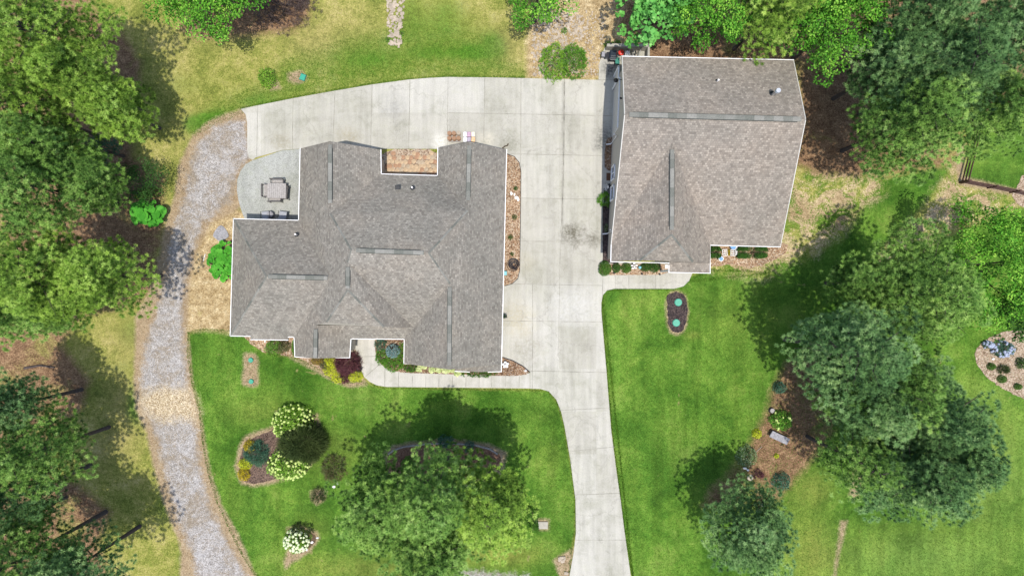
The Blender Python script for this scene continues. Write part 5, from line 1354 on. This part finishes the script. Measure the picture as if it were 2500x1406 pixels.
p = P(660, 524, .5); m = MB(); m.cyl((p.x, p.y, pz + .25), .2, .5, r2=.24, seg=20); m.ball((p.x, p.y, pz + .5), .22, (1, 1, .4)); tag(m.build('planter_pot', M['greystone']), 'round grey pot between the two eave chairs', 'pot')

# ------------------------------------------------------------------ hose, ornaments
p = P(1254, 645); m = MB(); hr = random.Random(3)
for k in range(12):
    r = .10 + .03 * k + hr.uniform(-.02, .02); ox, oy = hr.uniform(-.05, .05), hr.uniform(-.05, .05)
    m.tube([(p.x + ox + math.cos(a * .35) * r, p.y + oy + math.sin(a * .35) * r * 1.1, .08 + .02 * hr.random() + .01 * (k % 3)) for a in range(19)], .021, seg=5)
tag(m.build('hose_coil', M['black']), 'coiled black hose in the side gravel bed', 'hose')
p = P(1234, 667, .2); m = MB(); m.box((p.x, p.y, .17), (.22, .32, .24), bev=.03); m.cyl((p.x, p.y, .31), .06, .05); tag(m.build('valve_box', M['teal']), 'small teal box against the house wall by the hose coil', 'box')
p = P(1234, 890, .3); t = thing('garden_statue', 'white angel-like stone ornament in the pointed bed by the front wing', 'ornament', (p.x, p.y, .055))
m = MB(); m.cyl((0, 0, .05), .16, .10, seg=14); m.build('base', M['whitestone'], t)
m = MB()
m.ball((0, 0, .28), .12, (1, 1, 1.9), sub=2); m.ball((0, .02, .56), .07)
for a in range(5): m.ball((math.cos(a * 1.257 + .4) * .17, math.sin(a * 1.257 + .4) * .17, .28), .10, (1.1, 1.0, .5), sub=2, jit=.1, rng=hr)
m.build('figure', M['whitestone'], t, smooth=True)
p = P(1231, 772, .5); m = MB(); m.cyl((p.x + .05, p.y, .2), .12, .3, r2=.16); pt = tag(m.build('flower_pot', M['rubber']), 'small dark pot with a twiggy plant at the house wall facing the driveway', 'pot')
m = MB()
for k in range(14): a = hr.uniform(0, 6.28); m.tube([(p.x + .05, p.y, .33), (p.x + .05 + math.cos(a) * .2, p.y + math.sin(a) * .2, .5 + hr.uniform(0, .1))], .012, seg=4)
m.build('twigs', F['boxdk'], pt)
# ornament in garage bed: white and black figure with blue ball
p = P(1548, 650, .3); t = thing('yard_ornament', 'white and black yard ornament in the garage front bed', 'ornament', (p.x, p.y, .055))
m = MB(); m.tube([(0, 0, 0), (0, 0, .35)], .03); m.build('stake', M['black'], t)
m = MB()
for a, r in ((.3, .18), (1.6, .2), (2.9, .17), (4.1, .19), (5.3, .16)): m.ball((math.cos(a) * r, math.sin(a) * r, .36), .075, (1.4, .8, .35), sub=2)
m.ball((0, 0, .37), .07); m.build('petals', M['whitestone'], t)
m = MB(); m.ball((-.08, .16, .30), .07); m.ball((.1, -.1, .3), .06); m.ball((-.2, -.02, .3), .05); m.build('dark_petals', M['black'], t)
p = P(1562, 653, .3); t = thing('gazing_ball', 'teal-blue gazing ball beside the white and black ornament', 'ornament', (p.x, p.y, .055))
m = MB(); m.cyl((0, 0, .1), .07, .2, r2=.05); m.build('stand', M['whitestone'], t); m = MB(); m.ball((0, 0, .30), .12, sub=3); m.build('ball', flat('glass_teal', (.18, .45, .52), rough=.15), t, smooth=True)
p = P(1627, 651, .1); m = MB(); m.box((p.x, p.y, .1), (.22, .3, .12), bev=.01); tag(m.build('electric_box', M['whitestone']), 'small white box on the gravel beside the porch', 'box')
for i, (x, y) in enumerate([(1498, 667), (1566, 669), (1609, 670)]):
    q = P(x, y); t = thing('path_light', ['left', 'middle', 'right'][i] + ' of the three small black path lights along the garage walk', 'path light', (q.x, q.y, .055), 0, 'path lights along the garage walk')
    m = MB(); m.cyl((0, 0, .12), .012, .24, seg=6); m.build('stake', M['black'], t); m = MB(); m.cyl((0, 0, .26), .07, .05, r2=.02, seg=12); m.build('cap', M['black'], t)
# lattice frames under garage eave
for i, (x, y, rz, l) in enumerate([(1769, 617, .1, 'left white slatted frame under the garage eave'), (1789, 617, 0, 'right white slatted frame under the garage eave'), (1797, 612, 0, 'narrow white ladder frame beside the long hedge')]):
    q = P(x, y, .3); w, h = ((.34, .46) if i < 2 else (.14, .62))
    t = thing('slatted_stand', l, 'stand', (q.x, q.y, .02), rz, 'white slatted stands under the garage eave')
    m = MB()
    m.box((-w / 2, 0, .35), (.03, h, .03)); m.box((w / 2, 0, .35), (.03, h, .03)); m.box((0, 0, .352), (.03, h, .028))
    m.build('frame', M['white'], t); m = MB()
    nn = 4 if i < 2 else 7
    for k in range(nn): m.box((0, -h / 2 + h * k / (nn - 1), .33), (w, .035, .03))
    m.build('slats', M['white'], t)
    for sx in (-1, 1):
        for sy in (-1, 1): m = MB(); m.box((sx * w * .45, sy * h * .45, .165), (.03, .03, .33)); m.build('leg', M['white'], t)
p = P(1790, 602, .4); m = MB(); m.cyl((p.x, p.y, .22), .16, .4, r2=.2, seg=20); m.cyl((p.x, p.y, .43), .21, .03, seg=20); tag(m.build('blue_bucket', M['blue']), 'blue bucket at the garage wall behind the white frames', 'bucket')
p = P(1760, 632, .4); t = thing('bird_bath', 'pale blue-white bird bath at the corner of the short hedge', 'bird bath', (p.x, p.y, .02))
m = MB(); m.cyl((0, 0, .2), .09, .4, r2=.05); m.build('pedestal', M['whitestone'], t); m = MB(); m.cyl((0, 0, .42), .08, .07, r2=.19, seg=24); m.build('bowl', M['whitestone'], t)
m = MB(); m.cyl((0, 0, .458), .15, .006, seg=24); m.build('water', M['blue'], t)
# statue and hose holder by the purple maple
p = P(862, 857, .4); t = thing('garden_figurine', 'small wooden figurine between the purple tree and the front walk', 'figurine', (p.x - .1, p.y, .02))
m = MB(); m.box((0, 0, .06), (.2, .28, .12), bev=.02); m.build('base', M['stem'], t); m = MB(); m.ball((0, 0, .26), .10, (1, .9, 1.5)); m.ball((0, .02, .46), .07); m.build('figure', M['stone'], t, smooth=True)
p = P(878, 902, .3); t = thing('hose_reel', 'small round black hose ring at the bend of the front walk', 'hose', (p.x, p.y, .02))
m = MB()
for r in (.15, .18, .12): m.tube([(math.cos(a * .35) * r, math.sin(a * .35) * r, .25 + r) for a in range(19)], .014, seg=5)
m.build('ring', M['black'], t); m = MB(); m.cyl((0, 0, .15), .02, .3); m.build('post', M['black'], t)

# ------------------------------------------------------------------ grill pad
wl = thing('pad_wall', 'low concrete retaining wall round the grill pad behind the garage', 'wall', P(1520, 112))
def seg(a, b, h, th=.16):
    a = P(*a); b = P(*b); d = b - a; c = (a + b) / 2; m = MB(); m.box((c.x, c.y, h / 2), (d.length + th, th, h), rz=math.atan2(d.y, d.x)); return m.build('wall_panel', M['conc2'], wl)
seg((1480, 122), (1578, 124), 1.0); seg((1578, 124), (1577, 150), 1.0)
m = MB(); a = P(1480, 122); b = P(1578, 124); m.box(((a.x + b.x) / 2, a.y - .02, 1.02), (3.2, .22, .04)); m.build('coping', M['conc2'], wl)
localise(wl)
p = P(1497, 134, 1.0); g = thing('barbecue_grill', 'covered black barbecue grill on the small concrete pad', 'grill', (p.x, p.y, .04), -.05)
m = MB(); m.box((0, 0, .45), (.52, .5, .7), bev=.02); m.build('cabinet', M['rubber'], g)
m = MB(); m.box((0, 0, .90), (.56, .66, .22), bev=.08); m.box((0, .05, 1.02), (.44, .44, .12), bev=.05); lid_ = m.build('lid', flat('grill_enamel', (.02, .028, .04), rough=.3), g)
m = MB(); m.tube([(-.2, -.33, .92), (-.2, -.38, .95), (.2, -.38, .95), (.2, -.33, .92)], .015); m.build('handle', M['metal'], lid_)
m = MB(); m.box((-.40, 0, .82), (.20, .44, .03)); m.build('side_shelf', M['black'], g)
for sx in (-1, 1): m = MB(); m.cyl((sx * .24, -.2, .08), .08, .05, ry=math.pi / 2); m.build('wheel', M['rubber'], g)
p = P(1473, 133, .5); t = thing('fire_pit_box', 'small square dark metal stand at the left end of the pad', 'stand', (p.x, p.y, .04), -.08)
m = MB(); m.box((0, 0, .42), (.30, .42, .04)); m.build('top', M['rubber'], t); m = MB(); m.box((0, 0, .446), (.24, .36, .015)); m.build('tray', M['greystone'], t)
for sx in (-1, 1):
    for sy in (-1, 1): m = MB(); m.box((sx * .13, sy * .19, .2), (.03, .03, .4)); m.build('leg', M['black'], t)
p = P(1516, 132, .6); t = thing('lawn_spreader', 'red-topped wheeled lawn spreader beside the grill', 'spreader', (p.x, p.y, .04))
m = MB(); m.cyl((0, .05, .55), .10, .3, r2=.21, seg=20); m.build('hopper', M['red'], t); m = MB(); m.ball((0, .05, .68), .19, (1, 1, .35), sub=3); m.build('cover', M['red'], t, smooth=True)
for sx in (-1, 1): m = MB(); m.cyl((sx * .22, 0, .15), .15, .06, ry=math.pi / 2, seg=20); m.build('wheel', M['black'], t)
m = MB(); m.tube([(-.15, -.1, .35), (-.13, -.5, .85), (.13, -.5, .85), (.15, -.1, .35)], .018); m.build('handle', M['metal'], t)
p = P(1531, 131, .4); m = MB(); m.box((p.x, p.y, .30), (.32, .26, .5), bev=.03); m.box((p.x, p.y, .57), (.34, .28, .05), bev=.02); tag(m.build('storage_bin', M['white']), 'white storage bin between the red spreader and the stick pile', 'bin')
p = P(1548, 135, .3)
for k, l in enumerate(['leftmost stick leaning in the pad corner', 'stick lying crosswise in the pad corner', 'thick pale stick in the pad corner', 'rightmost stick leaning in the pad corner']):
    m = MB(); o = Vector((k * .16 - .25, 0, 0)); m.tube([p + o + Vector((0, -.35, -.2)), p + o + Vector((.12 * (k - 1), .35, .3 + .05 * k))], .03 + .01 * (k == 2)); tag(m.build('wooden_stick', M['teak'] if k != 2 else M['stone']), l, 'stick', 'sticks in the pad corner')
p = P(1509, 149, .5); t = thing('garden_cart', 'dark green garden cart by the roof corner of the garage', 'cart', (p.x - .05, p.y, .04))
m = MB()
for (c, d) in (((0, 0, .32), (.26, .44, .03)), ((0, .22, .42), (.28, .03, .2)), ((0, -.22, .42), (.28, .03, .2)), ((.14, 0, .42), (.03, .44, .2)), ((-.14, 0, .42), (.03, .44, .2))): m.box(c, d)
m.build('tray', M['greendk'], t)
for sx in (-1, 1):
    for sy in (-1, 1): m = MB(); m.cyl((sx * .17, sy * .16, .11), .10, .05, ry=math.pi / 2, seg=16); m.build('wheel', M['black'], t)
m = MB(); m.tube([(0, -.25, .25), (0, -.45, .55), (-.1, -.45, .55), (.1, -.45, .55)], .015); m.build('handle', M['metal'], t)
p = P(1487, 432); m = MB(); m.box((p.x, p.y, .052), (.42, .58, .022), bev=.005); m2 = m.build('door_mat', M['mat']); tag(m2, 'brown door mat on the concrete by the garage wall', 'mat')
m = MB()
for k in range(5): m.box((p.x, p.y - .22 + .11 * k, .066), (.32, .03, .006))
m.build('mat_stripe', M['stem'], m2)
p = P(1490, 457, .6); t = thing('plant_stand', 'white wire plant stand with a black pot by the garage windows', 'plant stand', (p.x - .1, p.y, .055))
m = MB()
for a in range(6): m.tube([(math.cos(a * .42 - 1.2 + 3.14) * .34, math.sin(a * .42 - 1.2 + 3.14) * .34, .0), (0, 0, .7)], .016, seg=5)
m.tube([(math.cos(a * .3 + 1.9) * .25, math.sin(a * .3 + 1.9) * .25, .2) for a in range(9)], .014, seg=5)
m.build('wire_frame', M['white'], t); m = MB(); m.cyl((.05, .02, .74), .09, .16, r2=.13); m.build('pot', M['black'], t)
m = MB(); m.tube([P(1475, 460) + Vector((0, 0, .08)), P(1474, 475) + Vector((0, 0, .08)), P(1476, 495) + Vector((0, 0, .08))], .03); m.tube([P(1475, 460) + Vector((0, 0, .08)), P(1481, 452) + Vector((0, 0, .08)), P(1496, 448) + Vector((0, 0, .08))], .03)
tag(m.build('bed_edging', M['rubber']), 'curved black edging round the small grey gravel bed', 'edging')
m = MB()
for q in [[(1237, 376), (1256, 383), (1268, 398), (1272, 420), (1271, 520), (1269, 660), (1264, 681), (1250, 693), (1232, 698)]]: m.tube([P(*z) + Vector((0, 0, .055)) for z in q], .025, seg=5)
tag(m.build('bed_edging', M['rubber']), 'thin dark edging between the side gravel bed and the driveway', 'edging')
m = MB(); m.tube([P(*z) + Vector((0, 0, .055)) for z in [(1228, 872), (1252, 880), (1276, 893), (1294, 908)]], .04, seg=5); tag(m.build('bed_edging', M['rubber']), 'dark edging on the driveway side of the pointed front bed', 'edging')
m = MB(); m.tube([P(*z) + Vector((0, 0, .055)) for z in [(1478, 348), (1475, 380), (1476, 408), (1484, 417), (1500, 420)]], .03, seg=5); tag(m.build('bed_edging', M['edging']), 'pale edging round the brown gravel bed by the garage wall', 'edging')

# ------------------------------------------------------------------ right mulch bed things
p = P(1903, 1068, .4); t = thing('stone_bench', 'grey lichened slab bench in the right mulch bed', 'bench', (p.x, p.y, 0), -.52)
m = MB(); m.box((0, 0, .42), (1.45, .52, .09), bev=.02)
for v in m.bm.verts: v.co.y += .06 * math.sin(v.co.x * 2.1)
m.build('seat', M['greystone'], t)
for sx in (-1, 1): m = MB(); m.box((sx * .5, 0, .19), (.16, .42, .38), bev=.02); m.build('leg', M['greystone'], t)
p = P(1883, 1001); t = thing('tree_stump', 'small round stump in the right mulch bed', 'stump', (p.x, p.y, 0))
m = MB(); m.cyl((0, 0, .12), .24, .24, r2=.20, seg=18); m.build('bark', M['bark'], t); m = MB(); m.cyl((0, 0, .245), .17, .02, seg=18); m.build('cut_face', M['teak'], t)
p = P(1853, 1097); m = MB(); m.tube([p + Vector((-.3, -.25, .04)), p + Vector((.2, .25, .06))], .02); tag(m.build('fallen_branch', M['stone']), 'thin pale fallen branch right of the white-flecked shrub', 'branch')
p = P(501, 630); m = MB(); m.tube([P(497, 637) + Vector((0, 0, .05)), P(502, 620) + Vector((0, 0, .06))], .025); tag(m.build('white_pipe', M['white']), 'short white pipe lying left of the big-leaf plants', 'pipe')

# ------------------------------------------------------------------ rail fence
def fence(name, label, pts, posts_every=True):
    t = thing(name, label, 'fence', P(*pts[0]))
    L = Vector(t.location)
    for q in pts:
        p = P(*q) - L; m = MB(); m.box((p.x, p.y, .55), (.13, .13, 1.15), bev=.01); m.build('post', M['wood'], t)
    for a, b in zip(pts[:-1], pts[1:]):
        pa, pb = P(*a) - L, P(*b) - L; d = pb - pa; c = (pa + pb) / 2
        for z in (.30, .66, 1.02):
            m = MB(); m.box((c.x, c.y, z), (d.length, .05, .12), rz=math.atan2(d.y, d.x)); m.build('rail', M['wood'], t)
fence('rail_fence', 'dark brown three-rail fence running up beside the lawn on the right', [(2343, 446), (2359, 382), (2374, 318), (2389, 255), (2404, 192)])
fence('rail_fence', 'dark brown three-rail fence running from the corner to the right edge', [(2346, 447), (2411, 459), (2466, 470), (2530, 484), (2595, 497)])
# trunks seen leaning out of the picture are the pines' own; dead branches lie about
for i, (x, y, a, l) in enumerate([(100, 895, .1, 'grey fallen log in the shade at the left edge'), (1950, 480, .0, '')]):
    if l:
        p = P(x, y); m = MB(); m.tube([p + Vector((-1.2, -.1, .1)), p + Vector((0, .1, .12)), p + Vector((1.1, -.05, .1))], .10, r2=.05); tag(m.build('fallen_log', M['bark']), l, 'log')

# ------------------------------------------------------------------ grass tufts on the lawns and their edges
rg = np.random.default_rng(77)
def lawn_edge_pts(poly, n, inward, spread):
    pl = np.array([[(x - 1250) / PPM, (703 - y) / PPM] for x, y in poly]); seg_ = np.roll(pl, -1, 0) - pl
    Ls = np.hypot(*seg_.T); idx = rg.choice(len(pl), n, p=Ls / Ls.sum()); t = rg.uniform(0, 1, (n, 1))
    return pl[idx] + seg_[idx] * t + rg.normal(size=(n, 2)) * spread
cl = [lawn_edge_pts(LAWN_SW, 9000, 0, .07), lawn_edge_pts([(1470, 708), (1500, 706), (1640, 706), (1690, 680), (1735, 660), (1830, 662), (1870, 668)], 2600, 0, .07), lawn_edge_pts([(1545, 1406), (1526, 1300), (1507, 1150), (1494, 1050), (1482, 900), (1470, 760), (1471, 720)], 5000, 0, .05),
      lawn_edge_pts([(588, 267), (640, 254), (720, 238), (820, 220), (910, 205), (1000, 193), (1092, 187), (1280, 190)], 5000, 0, .06),
      np.stack([rg.uniform(-25, 39, 90000), rg.uniform(-23, 0, 90000)], 1), np.stack([rg.uniform(-28, 2, 50000), rg.uniform(10, 22, 50000)], 1)]
q = np.vstack(cl)
ok = (np.maximum(np.maximum(sdf(LAWN_SW, q), sdf(LAWN_E, q)), sdf(SLOPE_GREEN, q)) > -.08)
drv = sdf(DRIVE, q); wk = sdf(WALK, q)
ok &= (drv < .07) & (wk < .05)
for bd in BEDS[9:12]: ok &= sdf(bd[1], q) < 0
q = q[ok]
cen = np.concatenate([q, np.full((len(q), 1), .005)], 1)
co, vv = needles(cen, np.tile([0, 0, 1.0], (len(q), 1)), np.clip(.45 + rg.normal(size=len(q)) * .2, 0, 1), rg, K=3, length=.075, w=.022, spread=1.0)
tag(tri_mesh('grass_tufts', co, 3, np.clip(vv, 0, 1), F['grass']), 'short grass blades of the mown lawns', kind='stuff')
